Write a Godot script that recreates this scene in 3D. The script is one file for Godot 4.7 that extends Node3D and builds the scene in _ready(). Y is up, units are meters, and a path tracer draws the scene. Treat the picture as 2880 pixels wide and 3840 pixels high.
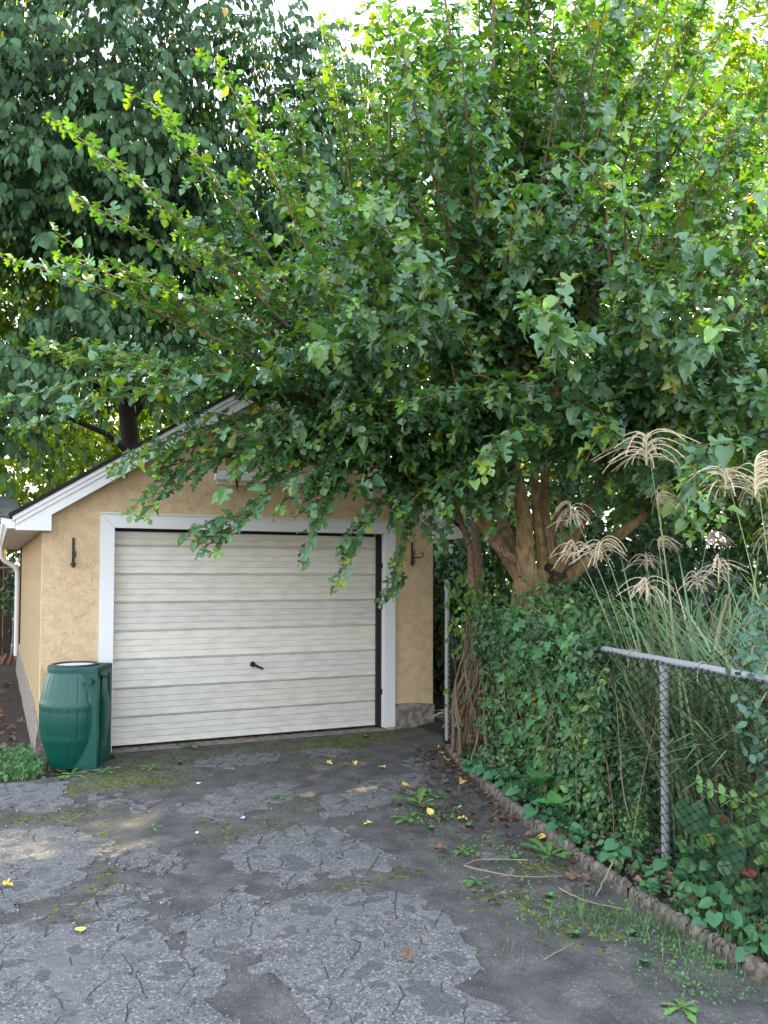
extends Node3D
# A stucco garage at the end of a cracked asphalt drive, under a mulberry tree. Units are metres; x runs right along the garage front, z towards the viewer.

var M := {}
var rng := RandomNumberGenerator.new()
var used_names := {}
var EYE := Vector3(-1.0155, 1.6772, 8.2711)
var AX_R := Vector3(0.907804, 0.0027135, 0.419386)
var AX_U := Vector3(-0.0179272, 0.9993162, 0.0323393)
var AX_F := Vector3(0.419011, 0.0368762, -0.907232)
const FOCAL := 3153.87      # of a picture 2880 x 3840
const SHIFT := 109.8

# ---------------------------------------------------------------- small helpers
func rf(a: float, b: float) -> float:
	return rng.randf_range(a, b)

func numbered(called: String) -> String:
	var n: int = used_names.get(called, 0)
	used_names[called] = n + 1
	return called if n == 0 else "%s_%03d" % [called, n]

func tag(o: Node3D, label: String, category := "", group := "", kind := "") -> void:
	if label: o.set_meta("label", label)
	if category: o.set_meta("category", category)
	if group: o.set_meta("group", group)
	if kind: o.set_meta("kind", kind)

func thing(called: String, label: String, category: String, at := Vector3.ZERO, group := "") -> Node3D:
	var o := Node3D.new()
	o.name = numbered(called)
	add_child(o, true)
	o.position = at
	tag(o, label, category, group)
	return o

func obj(called: String, mesh: Mesh, mat: Material, parent: Node3D = null, kind := "") -> MeshInstance3D:
	var o := MeshInstance3D.new()
	o.mesh = mesh
	o.material_override = mat
	if parent == null:
		o.name = numbered(called)
		add_child(o, true)
	else:
		var counts: Dictionary = parent.get_meta("counts", {})
		var n: int = counts.get(called, 0)
		counts[called] = n + 1
		parent.set_meta("counts", counts)
		o.name = called if n == 0 else "%s_%03d" % [called, n]
		parent.add_child(o, true)
	if kind: o.set_meta("kind", kind)
	return o

func scatter(called: String, mesh: Mesh, mat: Material, where: Array, tint: Array, parent: Node3D) -> MultiMeshInstance3D:
	var mm := MultiMesh.new()
	mm.transform_format = MultiMesh.TRANSFORM_3D
	mm.use_colors = true
	mm.mesh = mesh
	mm.instance_count = where.size()
	for i in where.size():
		mm.set_instance_transform(i, where[i])
		mm.set_instance_color(i, tint[i])
	var o := MultiMeshInstance3D.new()
	o.multimesh = mm
	o.material_override = mat
	if parent == null:
		o.name = numbered(called)
		add_child(o, true)
	else:
		var counts: Dictionary = parent.get_meta("counts", {})
		var n: int = counts.get(called, 0)
		counts[called] = n + 1
		parent.set_meta("counts", counts)
		o.name = called if n == 0 else "%s_%03d" % [called, n]
		parent.add_child(o, true)
	o.set_meta("kind", "stuff")
	return o

func lin(r: float, g: float, b: float, a := 1.0) -> Color:
	var c := Color(r, g, b).linear_to_srgb()
	c.a = a
	return c

func seen_at(p: Vector3) -> Vector3:      # where the photographer sees a point: x and y in 0..1, depth
	var d := p - EYE
	var z := d.dot(AX_F)
	if z < 0.1: return Vector3(-9, -9, z)
	return Vector3(0.5 + FOCAL * d.dot(AX_R) / z / 2880.0, 0.5 + (SHIFT - FOCAL * d.dot(AX_U) / z) / 3840.0, z)

func frame_of(along: Vector3, up: Vector3) -> Basis:     # z along, y near up
	var z := along.normalized()
	var x := up.cross(z)
	if x.length() < 0.01: x = Vector3(0.37, 0.2, 0.91).cross(z)
	x = x.normalized()
	return Basis(x, z.cross(x), z)

func rand_dir() -> Vector3:
	var y := rf(-1.0, 1.0)
	var a := rf(0, TAU)
	var r := sqrt(1.0 - y * y)
	return Vector3(r * cos(a), y, r * sin(a))

# ---------------------------------------------------------------- mesh builder
class MB:
	var v := PackedVector3Array()
	var n := PackedVector3Array()
	var uv := PackedVector2Array()
	var c := PackedColorArray()
	var idx := PackedInt32Array()
	var tint := Color.WHITE
	func vert(p: Vector3, nn: Vector3, u := Vector2.ZERO) -> int:
		v.append(p); n.append(nn); uv.append(u); c.append(tint)
		return v.size() - 1
	func tri_i(a: int, b: int, d: int) -> void:
		var g := (v[d] - v[a]).cross(v[b] - v[a])
		if g.dot(n[a] + n[b] + n[d]) < 0.0:
			idx.append(a); idx.append(d); idx.append(b)
		else:
			idx.append(a); idx.append(b); idx.append(d)
	func quad(a: Vector3, b: Vector3, d: Vector3, e: Vector3, nn: Vector3, ua := Vector2(0, 0), ub := Vector2(1, 0), ud := Vector2(1, 1), ue := Vector2(0, 1)) -> void:
		var i := vert(a, nn, ua)
		vert(b, nn, ub); vert(d, nn, ud); vert(e, nn, ue)
		tri_i(i, i + 1, i + 2)
		tri_i(i, i + 2, i + 3)
	func quad_out(a: Vector3, b: Vector3, d: Vector3, e: Vector3, centre: Vector3) -> void:
		var nn := (d - a).cross(b - e).normalized()
		if nn.dot((a + b + d + e) * 0.25 - centre) < 0.0: nn = -nn
		quad(a, b, d, e, nn)
	func box(lo: Vector3, hi: Vector3, xf := Transform3D.IDENTITY) -> void:
		var p: Array[Vector3] = []
		for i in 8: p.append(xf * Vector3(hi.x if i & 1 else lo.x, hi.y if i & 2 else lo.y, hi.z if i & 4 else lo.z))
		var m := xf * ((lo + hi) * 0.5)
		for f in [[0, 1, 3, 2], [4, 5, 7, 6], [0, 1, 5, 4], [2, 3, 7, 6], [0, 2, 6, 4], [1, 3, 7, 5]]:
			quad_out(p[f[0]], p[f[1]], p[f[2]], p[f[3]], m)
	# a polygon (x, y) pulled along z
	func prism(poly: PackedVector2Array, a: float, b: float, xf := Transform3D.IDENTITY) -> void:
		var ccw := 0.0
		for i in poly.size():
			var q := poly[(i + 1) % poly.size()]
			ccw += poly[i].x * q.y - q.x * poly[i].y
		var s := 1.0 if ccw > 0 else -1.0
		for i in poly.size():
			var p := poly[i]
			var q := poly[(i + 1) % poly.size()]
			var nn := xf.basis * Vector3((q.y - p.y) * s, -(q.x - p.x) * s, 0).normalized()
			quad(xf * Vector3(p.x, p.y, a), xf * Vector3(q.x, q.y, a), xf * Vector3(q.x, q.y, b), xf * Vector3(p.x, p.y, b), nn)
		var t := Geometry2D.triangulate_polygon(poly)
		for side in 2:
			var z := a if side == 0 else b
			var nn := xf.basis * Vector3(0, 0, signf(a - b) if side == 0 else signf(b - a))
			var i := v.size()
			for p in poly: vert(xf * Vector3(p.x, p.y, z), nn, p)
			for k in range(0, t.size(), 3): tri_i(i + t[k], i + t[k + 1], i + t[k + 2])
	# a box with its long edges taken off, from a to b
	func bar(a: Vector3, b: Vector3, w: float, h: float, up := Vector3.UP, ch := 0.004) -> void:
		var z := (b - a).normalized()
		var x := up.cross(z).normalized()
		var bs := Basis(x, z.cross(x), z)
		var hw := w / 2; var hh := h / 2
		prism(PackedVector2Array([Vector2(-hw + ch, -hh), Vector2(hw - ch, -hh), Vector2(hw, -hh + ch), Vector2(hw, hh - ch), Vector2(hw - ch, hh), Vector2(-hw + ch, hh), Vector2(-hw, hh - ch), Vector2(-hw, -hh + ch)]), 0.0, a.distance_to(b), Transform3D(bs, a))
	func tube(path: Array, radii: Array, sides := 6, caps := true, rough := 0.0, seed_ := 0) -> void:
		var prev := Vector3.UP
		var first := v.size()
		var m := path.size()
		var run := 0.0
		for i in m:
			var t: Vector3 = (path[mini(i + 1, m - 1)] - path[maxi(i - 1, 0)]).normalized()
			if i == 0 and absf(t.dot(prev)) > 0.9: prev = Vector3(1, 0, 0.3)
			var x := (prev - t * prev.dot(t)).normalized()
			prev = x
			var y := t.cross(x)
			if i: run += (path[i] as Vector3).distance_to(path[i - 1])
			for k in sides:
				var a := TAU * k / sides
				var d := x * cos(a) + y * sin(a)
				var r: float = radii[i]
				if rough > 0.0: r *= 1.0 + rough * sin(k * 2.4 + i * 1.7 + seed_) * cos(k * 1.3 - i * 0.9 + seed_ * 2.1)
				vert(path[i] + d * r, d, Vector2(float(k) / sides, run))
		for i in m - 1:
			for k in sides:
				var a := first + i * sides + k
				var b := first + i * sides + (k + 1) % sides
				tri_i(a, b, b + sides)
				tri_i(a, b + sides, a + sides)
		if caps:
			for e in 2:
				var i := 0 if e == 0 else m - 1
				var t: Vector3 = ((path[1] - path[0]) if e == 1 and m == 1 else (path[mini(i + 1, m - 1)] - path[maxi(i - 1, 0)])).normalized() * (-1 if e == 0 else 1)
				var ctr := vert(path[i], t)
				for k in sides: vert(v[first + i * sides + k], t)
				for k in sides: tri_i(ctr, ctr + 1 + k, ctr + 1 + (k + 1) % sides)
	# rows of points, smooth; the normals face away from `inside`
	func sheet(rows: Array, closed: bool, inside: Vector3, hint := Vector3.ZERO, uvs := 1.0) -> void:
		var first := v.size()
		var w: int = rows[0].size()
		var h := rows.size()
		for j in h:
			for i in w:
				var p: Vector3 = rows[j][i]
				var l: Vector3 = rows[j][(i - 1 + w) % w if closed else maxi(i - 1, 0)]
				var r: Vector3 = rows[j][(i + 1) % w if closed else mini(i + 1, w - 1)]
				var d: Vector3 = rows[maxi(j - 1, 0)][i]
				var u: Vector3 = rows[mini(j + 1, h - 1)][i]
				var nn := (r - l).cross(u - d).normalized()
				var want := hint if hint != Vector3.ZERO else p - inside
				if nn.dot(want) < 0.0: nn = -nn
				vert(p, nn, Vector2(float(i) / w, float(j) / h) * uvs)
		for j in h - 1:
			for i in (w if closed else w - 1):
				var a := first + j * w + i
				var b := first + j * w + (i + 1) % w
				tri_i(a, b, b + w)
				tri_i(a, b + w, a + w)
	func done() -> ArrayMesh:
		var a := []
		a.resize(Mesh.ARRAY_MAX)
		a[Mesh.ARRAY_VERTEX] = v
		a[Mesh.ARRAY_NORMAL] = n
		a[Mesh.ARRAY_TEX_UV] = uv
		a[Mesh.ARRAY_COLOR] = c
		a[Mesh.ARRAY_INDEX] = idx
		var m := ArrayMesh.new()
		m.add_surface_from_arrays(Mesh.PRIMITIVE_TRIANGLES, a)
		return m

func mbox(lo: Vector3, hi: Vector3) -> ArrayMesh:
	var b := MB.new()
	b.box(lo, hi)
	return b.done()

func bez(a: Vector3, b: Vector3, c: Vector3, n: int) -> Array:
	var out := []
	for i in n + 1:
		var t := float(i) / n
		out.append(a * (1 - t) * (1 - t) + b * 2.0 * t * (1 - t) + c * t * t)
	return out

func taper(n: int, r0: float, r1: float) -> Array:
	var out := []
	for i in n + 1: out.append(lerpf(r0, r1, float(i) / n))
	return out

# ---------------------------------------------------------------- textures
func nz(size: int, s: int, freq: float, oct := 4, kind := FastNoiseLite.TYPE_SIMPLEX_SMOOTH, warp := 0.0, ret := -1) -> PackedByteArray:
	var n := FastNoiseLite.new()
	n.seed = s
	n.noise_type = kind
	n.frequency = freq
	n.fractal_octaves = oct
	if oct <= 1: n.fractal_type = FastNoiseLite.FRACTAL_NONE
	if warp > 0.0:
		n.domain_warp_enabled = true
		n.domain_warp_amplitude = warp
		n.domain_warp_frequency = freq * 1.6
	if ret >= 0: n.cellular_return_type = ret
	var im := n.get_seamless_image(size, size, false, false, 0.15, true)
	im.convert(Image.FORMAT_L8)
	return im.get_data()

func tex(size: int, data: PackedByteArray, format := Image.FORMAT_RGB8) -> ImageTexture:
	return ImageTexture.create_from_image(Image.create_from_data(size, size, false, format, data))

func put(d: PackedByteArray, i: int, c: Color) -> void:
	d[i * 3] = clampi(int(c.r * 255.0), 0, 255)
	d[i * 3 + 1] = clampi(int(c.g * 255.0), 0, 255)
	d[i * 3 + 2] = clampi(int(c.b * 255.0), 0, 255)

# a colour map (sRGB) that runs between a and b with noise, with finer specks
func blend_tex(size: int, a: Color, b: Color, n1: PackedByteArray, n2: PackedByteArray, lo := 0.3, hi := 0.7, speck := 0.25) -> ImageTexture:
	var d := PackedByteArray()
	d.resize(size * size * 3)
	for i in size * size:
		var t := smoothstep(lo, hi, n1[i] / 255.0)
		var k := 1.0 + speck * (n2[i] / 255.0 - 0.5) * 2.0
		var c := a.lerp(b, t)
		put(d, i, Color(c.r * k, c.g * k, c.b * k))
	return tex(size, d)

func mat(called: String, albedo: Color, rough := 0.8, colour: Texture2D = null, height: Texture2D = null, relief := 0.0, metres := 1.0, stretch := Vector3.ONE) -> StandardMaterial3D:
	var m := StandardMaterial3D.new()
	m.resource_name = called
	m.albedo_color = albedo
	m.roughness = rough
	if colour: m.albedo_texture = colour
	if height:
		m.heightmap_enabled = true
		m.heightmap_texture = height
		m.heightmap_scale = relief
	if colour or height:
		m.uv1_triplanar = true
		m.uv1_world_triplanar = true
		m.uv1_scale = stretch / metres
	M[called] = m
	return m

func leaf_mat(called: String, rough: float, back: Color, albedo := Color.WHITE) -> StandardMaterial3D:
	var m := StandardMaterial3D.new()
	m.resource_name = called
	m.albedo_color = albedo
	m.roughness = rough
	m.metallic_specular = 0.5
	m.vertex_color_use_as_albedo = true
	m.backlight_enabled = true
	m.backlight = back
	m.cull_mode = BaseMaterial3D.CULL_DISABLED
	M[called] = m
	return m

func make_materials() -> void:
	var S := 512
	var fine := nz(S, 11, 0.35, 2)
	var mid := nz(S, 12, 0.05, 4)
	var big := nz(S, 13, 0.012, 4)
	var st1 := nz(S, 21, 0.016, 2, FastNoiseLite.TYPE_SIMPLEX_SMOOTH, 26.0)
	var st2 := nz(S, 22, 0.026, 2, FastNoiseLite.TYPE_SIMPLEX_SMOOTH, 18.0)
	var sh := PackedByteArray(); sh.resize(S * S)
	var sc := PackedByteArray(); sc.resize(S * S * 3)
	for i in S * S:
		var a := st1[i] / 255.0
		var b := st2[i] / 255.0
		var f := fine[i] / 255.0
		# trowelled lumps: flat-topped, with one sharp lip and one soft slope
		var p1 := smoothstep(0.5, 0.53, a) * (1.0 - 0.8 * smoothstep(0.53, 0.72, a))
		var p2 := smoothstep(0.56, 0.585, b) * (1.0 - 0.8 * smoothstep(0.585, 0.75, b))
		sh[i] = clampi(int(255.0 * (0.15 + 0.4 * p1 + 0.28 * p2 + 0.16 * f)), 0, 255)
		var t := smoothstep(0.3, 0.75, big[i] / 255.0)
		var c := Color(0.83, 0.725, 0.575).lerp(Color(0.79, 0.682, 0.53), t)
		var k := 0.94 + 0.1 * f + 0.05 * (mid[i] / 255.0 - 0.5)
		k *= 1.0 - 0.16 * smoothstep(0.485, 0.5, a) * (1.0 - smoothstep(0.5, 0.52, a))
		put(sc, i, Color(c.r * k, c.g * k, c.b * k))
	var stucco_h := tex(S, sh, Image.FORMAT_L8)
	mat("stucco", Color.WHITE, 0.9, tex(S, sc), stucco_h, 0.55, 1.05)
	# the side wall: the same coat, rain-streaked
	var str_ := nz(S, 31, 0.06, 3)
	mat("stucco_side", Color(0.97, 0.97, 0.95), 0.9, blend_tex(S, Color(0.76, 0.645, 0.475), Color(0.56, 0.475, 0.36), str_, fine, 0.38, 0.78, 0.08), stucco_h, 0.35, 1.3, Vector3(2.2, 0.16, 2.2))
	mat("concrete", Color.WHITE, 0.95, blend_tex(S, Color(0.59, 0.545, 0.49), Color(0.44, 0.395, 0.35), big, fine, 0.3, 0.7, 0.18), tex(S, mid, Image.FORMAT_L8), 0.6, 0.7)
	mat("edging_concrete", Color.WHITE, 0.95, blend_tex(S, Color(0.47, 0.43, 0.38), Color(0.30, 0.265, 0.23), big, fine, 0.3, 0.7, 0.3), tex(S, fine, Image.FORMAT_L8), 0.35, 0.35)
	mat("white_paint", lin(0.74, 0.735, 0.715), 0.5)
	mat("dark_rubber", lin(0.012, 0.010, 0.009), 0.7)
	mat("black_iron", lin(0.012, 0.011, 0.012), 0.55)
	mat("roof_dark", Color.WHITE, 0.95, blend_tex(S, Color(0.16, 0.15, 0.15), Color(0.09, 0.085, 0.085), mid, fine), null, 0, 0.5)
	# the door: off-white enamel with grime that runs along the ribs
	var d1 := nz(S, 41, 0.012, 5)
	var d2 := nz(S, 42, 0.11, 4)
	var dd := PackedByteArray(); dd.resize(S * S * 3)
	for i in S * S:
		var t := smoothstep(0.35, 0.8, d1[i] / 255.0)
		var s2 := smoothstep(0.60, 0.85, d2[i] / 255.0)
		var c := Color(0.885, 0.865, 0.825).lerp(Color(0.845, 0.82, 0.77), t)
		c = c.lerp(Color(0.66, 0.63, 0.575), s2 * (0.10 + 0.14 * t))
		var k := 0.975 + 0.04 * fine[i] / 255.0
		put(dd, i, Color(c.r * k, c.g * k, c.b * k))
	mat("door_paint", Color.WHITE, 0.5, tex(S, dd), null, 0, 0.8, Vector3(0.45, 1.5, 1.0))
	# old asphalt
	var A := 1024
	var chips := nz(A, 51, 0.16, 1, FastNoiseLite.TYPE_CELLULAR, 0.0, FastNoiseLite.RETURN_CELL_VALUE)
	var chipd := nz(A, 51, 0.16, 1, FastNoiseLite.TYPE_CELLULAR, 0.0, FastNoiseLite.RETURN_DISTANCE)
	var grit := nz(A, 52, 0.4, 2)
	var ab := nz(A, 53, 0.006, 5)
	var net := nz(A, 54, 0.013, 1, FastNoiseLite.TYPE_CELLULAR, 30.0, FastNoiseLite.RETURN_DISTANCE2_SUB)
	var worn := PackedByteArray(); worn.resize(A * A * 3)
	var low := PackedByteArray(); low.resize(A * A * 3)
	var ah := PackedByteArray(); ah.resize(A * A)
	for i in A * A:
		var ch := chips[i] / 255.0
		var inner := 1.0 - smoothstep(0.2, 0.75, chipd[i] / 255.0)
		var g := grit[i] / 255.0
		var b := ab[i] / 255.0
		var k := 0.375 + 0.15 * (g - 0.5) + 0.13 * (b - 0.5)
		var bright := smoothstep(0.72, 0.95, ch) * inner
		k = lerpf(k, 0.66, bright * 0.6)
		k = lerpf(k, 0.16, smoothstep(0.24, 0.05, ch) * inner * 0.7)
		k = lerpf(k, 0.19, smoothstep(0.64, 0.72, b) * 0.5)
		put(worn, i, Color(k * 1.03, k * 1.0, k * 0.97))
		var q := 0.285 + 0.32 * (g - 0.5) + 0.16 * (b - 0.5)
		q *= 1.0 - 0.13 * smoothstep(0.10, 0.02, net[i] / 255.0) * smoothstep(0.40, 0.55, b) + 0.34 * smoothstep(0.72, 0.98, ch) * inner - 0.10 * smoothstep(0.2, 0.0, ch) * inner
		put(low, i, Color(q * 1.05, q * 1.0, q * 0.935))
		ah[i] = clampi(int(255.0 * (0.35 * g + 0.4 * inner * ch + 0.2 * b)), 0, 255)
	var ahx := tex(A, ah, Image.FORMAT_L8)
	mat("asphalt_worn", Color.WHITE, 0.92, tex(A, worn), ahx, 0.55, 1.7)
	mat("asphalt_low", Color.WHITE, 0.95, tex(A, low), ahx, 0.9, 1.7)
	mat("soil", Color.WHITE, 1.0, blend_tex(S, Color(0.27, 0.20, 0.15), Color(0.15, 0.11, 0.085), mid, fine, 0.3, 0.7, 0.5), tex(S, mid, Image.FORMAT_L8), 2.0, 0.6)
	mat("moss", Color.WHITE, 1.0, blend_tex(S, Color(0.43, 0.44, 0.09), Color(0.27, 0.30, 0.06), mid, fine, 0.3, 0.7, 0.4), null, 0, 0.3)
	M.moss.vertex_color_use_as_albedo = true
	# bark
	var bk := nz(S, 61, 0.03, 4)
	mat("bark_mulberry", Color.WHITE, 0.9, blend_tex(S, Color(0.57, 0.48, 0.33), Color(0.39, 0.32, 0.215), bk, fine, 0.3, 0.75, 0.12), tex(S, bk, Image.FORMAT_L8), 0.12, 0.5, Vector3(0.6, 0.22, 0.6))
	mat("bark_dark", Color.WHITE, 0.95, blend_tex(S, Color(0.20, 0.165, 0.145), Color(0.11, 0.09, 0.08), bk, fine, 0.3, 0.7, 0.3), tex(S, bk, Image.FORMAT_L8), 2.0, 0.5, Vector3(0.7, 2.0, 0.7))
	mat("bark_grey", Color.WHITE, 0.95, blend_tex(S, Color(0.57, 0.48, 0.37), Color(0.38, 0.31, 0.235), bk, fine, 0.3, 0.7, 0.3), tex(S, bk, Image.FORMAT_L8), 1.5, 0.35, Vector3(1.6, 0.5, 1.6))
	mat("torn_wood", Color.WHITE, 0.95, blend_tex(S, Color(0.33, 0.22, 0.15), Color(0.13, 0.08, 0.06), bk, fine, 0.3, 0.7, 0.3), tex(S, bk, Image.FORMAT_L8), 2.5, 0.3, Vector3(1.6, 0.6, 1.6))
	mat("twig", lin(0.20, 0.135, 0.07), 0.8)
	mat("pale_stick", lin(0.30, 0.235, 0.155), 0.85)
	mat("vine_wood", Color.WHITE, 0.95, blend_tex(S, Color(0.53, 0.455, 0.36), Color(0.29, 0.24, 0.185), bk, fine, 0.3, 0.7, 0.2), null, 0, 0.2, Vector3(2, 0.6, 2))
	mat("galvanised", Color.WHITE, 0.45, blend_tex(S, Color(0.66, 0.66, 0.655), Color(0.53, 0.53, 0.525), mid, fine, 0.3, 0.7, 0.06), null, 0, 0.3)
	M.galvanised.metallic = 0.15
	mat("old_pipe", Color.WHITE, 0.7, blend_tex(S, Color(0.52, 0.50, 0.46), Color(0.38, 0.36, 0.33), mid, fine, 0.3, 0.7, 0.1), null, 0, 0.3)
	mat("vinyl_wire", lin(0.012, 0.016, 0.016), 0.4)
	mat("barrel_green", Color.WHITE, 0.36, blend_tex(S, Color(0.008, 0.295, 0.24), Color(0.02, 0.27, 0.22), big, mid, 0.3, 0.7, 0.1), tex(S, fine, Image.FORMAT_L8), 0.03, 0.4)
	mat("dusty_green", Color.WHITE, 0.62, blend_tex(S, Color(0.045, 0.275, 0.22), Color(0.08, 0.29, 0.235), big, mid, 0.3, 0.7, 0.12), null, 0, 0.4)
	mat("black_plastic", lin(0.014, 0.014, 0.015), 0.5)
	mat("screen_mesh", lin(0.62, 0.66, 0.70), 0.5)
	mat("brick", Color.WHITE, 0.95, blend_tex(S, Color(0.45, 0.29, 0.23), Color(0.33, 0.22, 0.18), mid, fine, 0.3, 0.7, 0.2), null, 0, 0.3)
	mat("house_roof", Color.WHITE, 0.95, blend_tex(S, Color(0.50, 0.50, 0.51), Color(0.38, 0.38, 0.39), mid, fine, 0.3, 0.7, 0.2), null, 0, 0.6)
	mat("yellow_wall", lin(0.72, 0.50, 0.05), 0.7)
	mat("cream_wall", lin(0.72, 0.66, 0.5), 0.8)
	mat("brown_board", Color.WHITE, 0.9, blend_tex(S, Color(0.26, 0.17, 0.13), Color(0.16, 0.11, 0.09), bk, fine, 0.3, 0.7, 0.2), null, 0, 0.5, Vector3(2, 0.3, 2))
	mat("white_scrap", lin(0.8, 0.8, 0.8), 0.6)
	mat("straw", lin(0.68, 0.57, 0.38), 0.8)
	mat("straw_pink", lin(0.50, 0.39, 0.29), 0.8)
	leaf_mat("leaf_mulberry", 0.31, Color(0.85, 0.90, 0.26)).metallic_specular = 0.68
	leaf_mat("leaf_cherry", 0.5, Color(0.5, 0.6, 0.22)).metallic_specular = 0.4
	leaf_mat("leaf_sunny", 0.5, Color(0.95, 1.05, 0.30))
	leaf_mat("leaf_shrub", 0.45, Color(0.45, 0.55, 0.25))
	leaf_mat("leaf_ground", 0.55, Color(0.45, 0.55, 0.25))
	leaf_mat("leaf_dead", 0.85, Color(0.35, 0.3, 0.15))
	leaf_mat("blade", 0.45, Color(0.5, 0.55, 0.3))

# ---------------------------------------------------------------- leaves and blades
# A leaf of unit length, its stalk end at the origin, its blade along z, its upper face towards y.
func leaf(right: Array, left: Array, fold: float, curl: float, wave: float, s: int, stalk := 0.3, rib := 1.5, wide := 1.0) -> ArrayMesh:
	var b := MB.new()
	var mid := 5
	for side in 2:
		var half: Array = right if side == 0 else left
		var sx := wide if side == 0 else -wide
		var poly := PackedVector2Array()
		for i in mid: poly.append(Vector2(0, 1.0 - float(i) / (mid - 1)))
		for p in half: poly.append(Vector2(p[0], p[1]))
		var t := Geometry2D.triangulate_polygon(poly)
		if t.is_empty():
			push_warning("leaf outline crosses itself")
		var first := b.v.size()
		for p in poly:
			var x := p.x
			var y := fold * x - curl * p.y * p.y + wave * sin(p.y * 9.0 + s + side * 2.0) * x * 2.2 + wave * 0.5 * sin(p.y * 5.0 + s)
			b.tint = Color(rib, rib * 0.95, rib * 0.9) if x < 0.001 else Color(1, 1, 1) * (1.0 - 0.12 * sin(p.y * 13.0 + s * 3.0))
			b.tint.a = 1.0
			b.vert(Vector3(x * sx, y, p.y), Vector3.ZERO)
		for k in range(0, t.size(), 3):
			var ia := first + t[k]; var ib := first + t[k + 1]; var ic := first + t[k + 2]
			var g := (b.v[ic] - b.v[ia]).cross(b.v[ib] - b.v[ia])
			if g.y < 0: g = -g
			b.n[ia] += g; b.n[ib] += g; b.n[ic] += g
		for i in range(first, b.v.size()): b.n[i] = b.n[i].normalized() if b.n[i].length() > 0 else Vector3.UP
		for k in range(0, t.size(), 3): b.tri_i(first + t[k], first + t[k + 1], first + t[k + 2])
	if stalk > 0.0:
		b.tint = Color(2.2, 1.7, 1.2)
		b.tube([Vector3(0, 0.10 * stalk, -stalk), Vector3(0, 0, 0.02)], [0.014, 0.01], 3, false)
	return b.done()

var LM := []     # mulberry
var LC := []     # cherry and other plain ovate leaves
var LB := []     # background leaves
var LI := []     # ivy-like
var LV := []     # round violet leaves
var LH := []     # hosta
var LD := []     # dandelion-like

func make_leaves() -> void:
	var heart := [[0.16, -0.09], [0.31, -0.03], [0.40, 0.12], [0.42, 0.30], [0.36, 0.50], [0.25, 0.70], [0.11, 0.88]]
	var mitten := [[0.15, -0.09], [0.30, -0.06], [0.39, 0.05], [0.36, 0.16], [0.20, 0.22], [0.10, 0.31], [0.22, 0.34], [0.40, 0.40], [0.45, 0.54], [0.35, 0.64], [0.18, 0.66], [0.11, 0.74], [0.12, 0.87]]
	var three := [[0.15, -0.09], [0.29, -0.08], [0.42, 0.03], [0.48, 0.20], [0.45, 0.36], [0.33, 0.41], [0.15, 0.40], [0.08, 0.49], [0.17, 0.58], [0.23, 0.71], [0.14, 0.88]]
	var fig := [[0.12, -0.09], [0.25, -0.10], [0.37, -0.02], [0.35, 0.10], [0.19, 0.14], [0.08, 0.20], [0.20, 0.24], [0.38, 0.28], [0.47, 0.40], [0.43, 0.51], [0.26, 0.51], [0.10, 0.48], [0.06, 0.57], [0.17, 0.64], [0.27, 0.73], [0.24, 0.85], [0.11, 0.94]]
	LM = [leaf(heart, heart, 0.34, 0.3, 0.08, 1), leaf(mitten, heart, 0.3, 0.36, 0.09, 2), leaf(three, three, 0.34, 0.4, 0.10, 3), leaf(fig, fig, 0.4, 0.34, 0.10, 4), leaf(fig, mitten, 0.42, 0.45, 0.12, 5), leaf(three, fig, 0.2, 0.25, 0.10, 6), leaf(fig, fig, 0.15, 0.5, 0.12, 7), leaf(fig, three, 0.55, 0.3, 0.12, 8)]
	var ovate := [[0.05, 0.02], [0.20, 0.12], [0.29, 0.30], [0.30, 0.48], [0.23, 0.68], [0.10, 0.87]]
	LC = [leaf(ovate, ovate, 0.3, 0.14, 0.04, 1, 0.2, 1.3), leaf(ovate, ovate, 0.15, 0.25, 0.05, 2, 0.2, 1.3), leaf(ovate, ovate, 0.45, 0.08, 0.05, 5, 0.2, 1.3, 0.9)]
	var simple := [[0.26, 0.12], [0.34, 0.40], [0.18, 0.74]]
	LB = [leaf(simple, simple, 0.25, 0.2, 0.05, 1, 0.0, 1.1), leaf(simple, simple, 0.1, 0.35, 0.1, 3, 0.0, 1.1)]
	var ivy := [[0.16, -0.10], [0.30, -0.12], [0.42, 0.02], [0.30, 0.16], [0.26, 0.24], [0.42, 0.36], [0.44, 0.50], [0.26, 0.52], [0.18, 0.66], [0.12, 0.85]]
	LI = [leaf(ivy, ivy, 0.2, 0.15, 0.05, 1, 0.3, 1.4), leaf(ivy, ivy, 0.3, 0.3, 0.08, 2, 0.3, 1.4)]
	var round_ := [[0.14, -0.16], [0.32, -0.16], [0.47, 0.02], [0.52, 0.28], [0.44, 0.56], [0.27, 0.80], [0.10, 0.94]]
	LV = [leaf(round_, round_, 0.16, 0.1, 0.04, 1, 0.5, 1.15), leaf(round_, round_, 0.26, 0.2, 0.05, 2, 0.5, 1.15), leaf(round_, round_, 0.05, 0.25, 0.05, 4, 0.5, 1.15)]
	var dand := [[0.03, 0.05], [0.06, 0.25], [0.13, 0.34], [0.07, 0.42], [0.16, 0.53], [0.09, 0.60], [0.19, 0.74], [0.14, 0.88]]
	LD = [leaf(dand, dand, 0.3, 0.35, 0.06, 1, 0.0, 1.5), leaf(dand, dand, 0.2, 0.55, 0.08, 3, 0.0, 1.5)]

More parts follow.
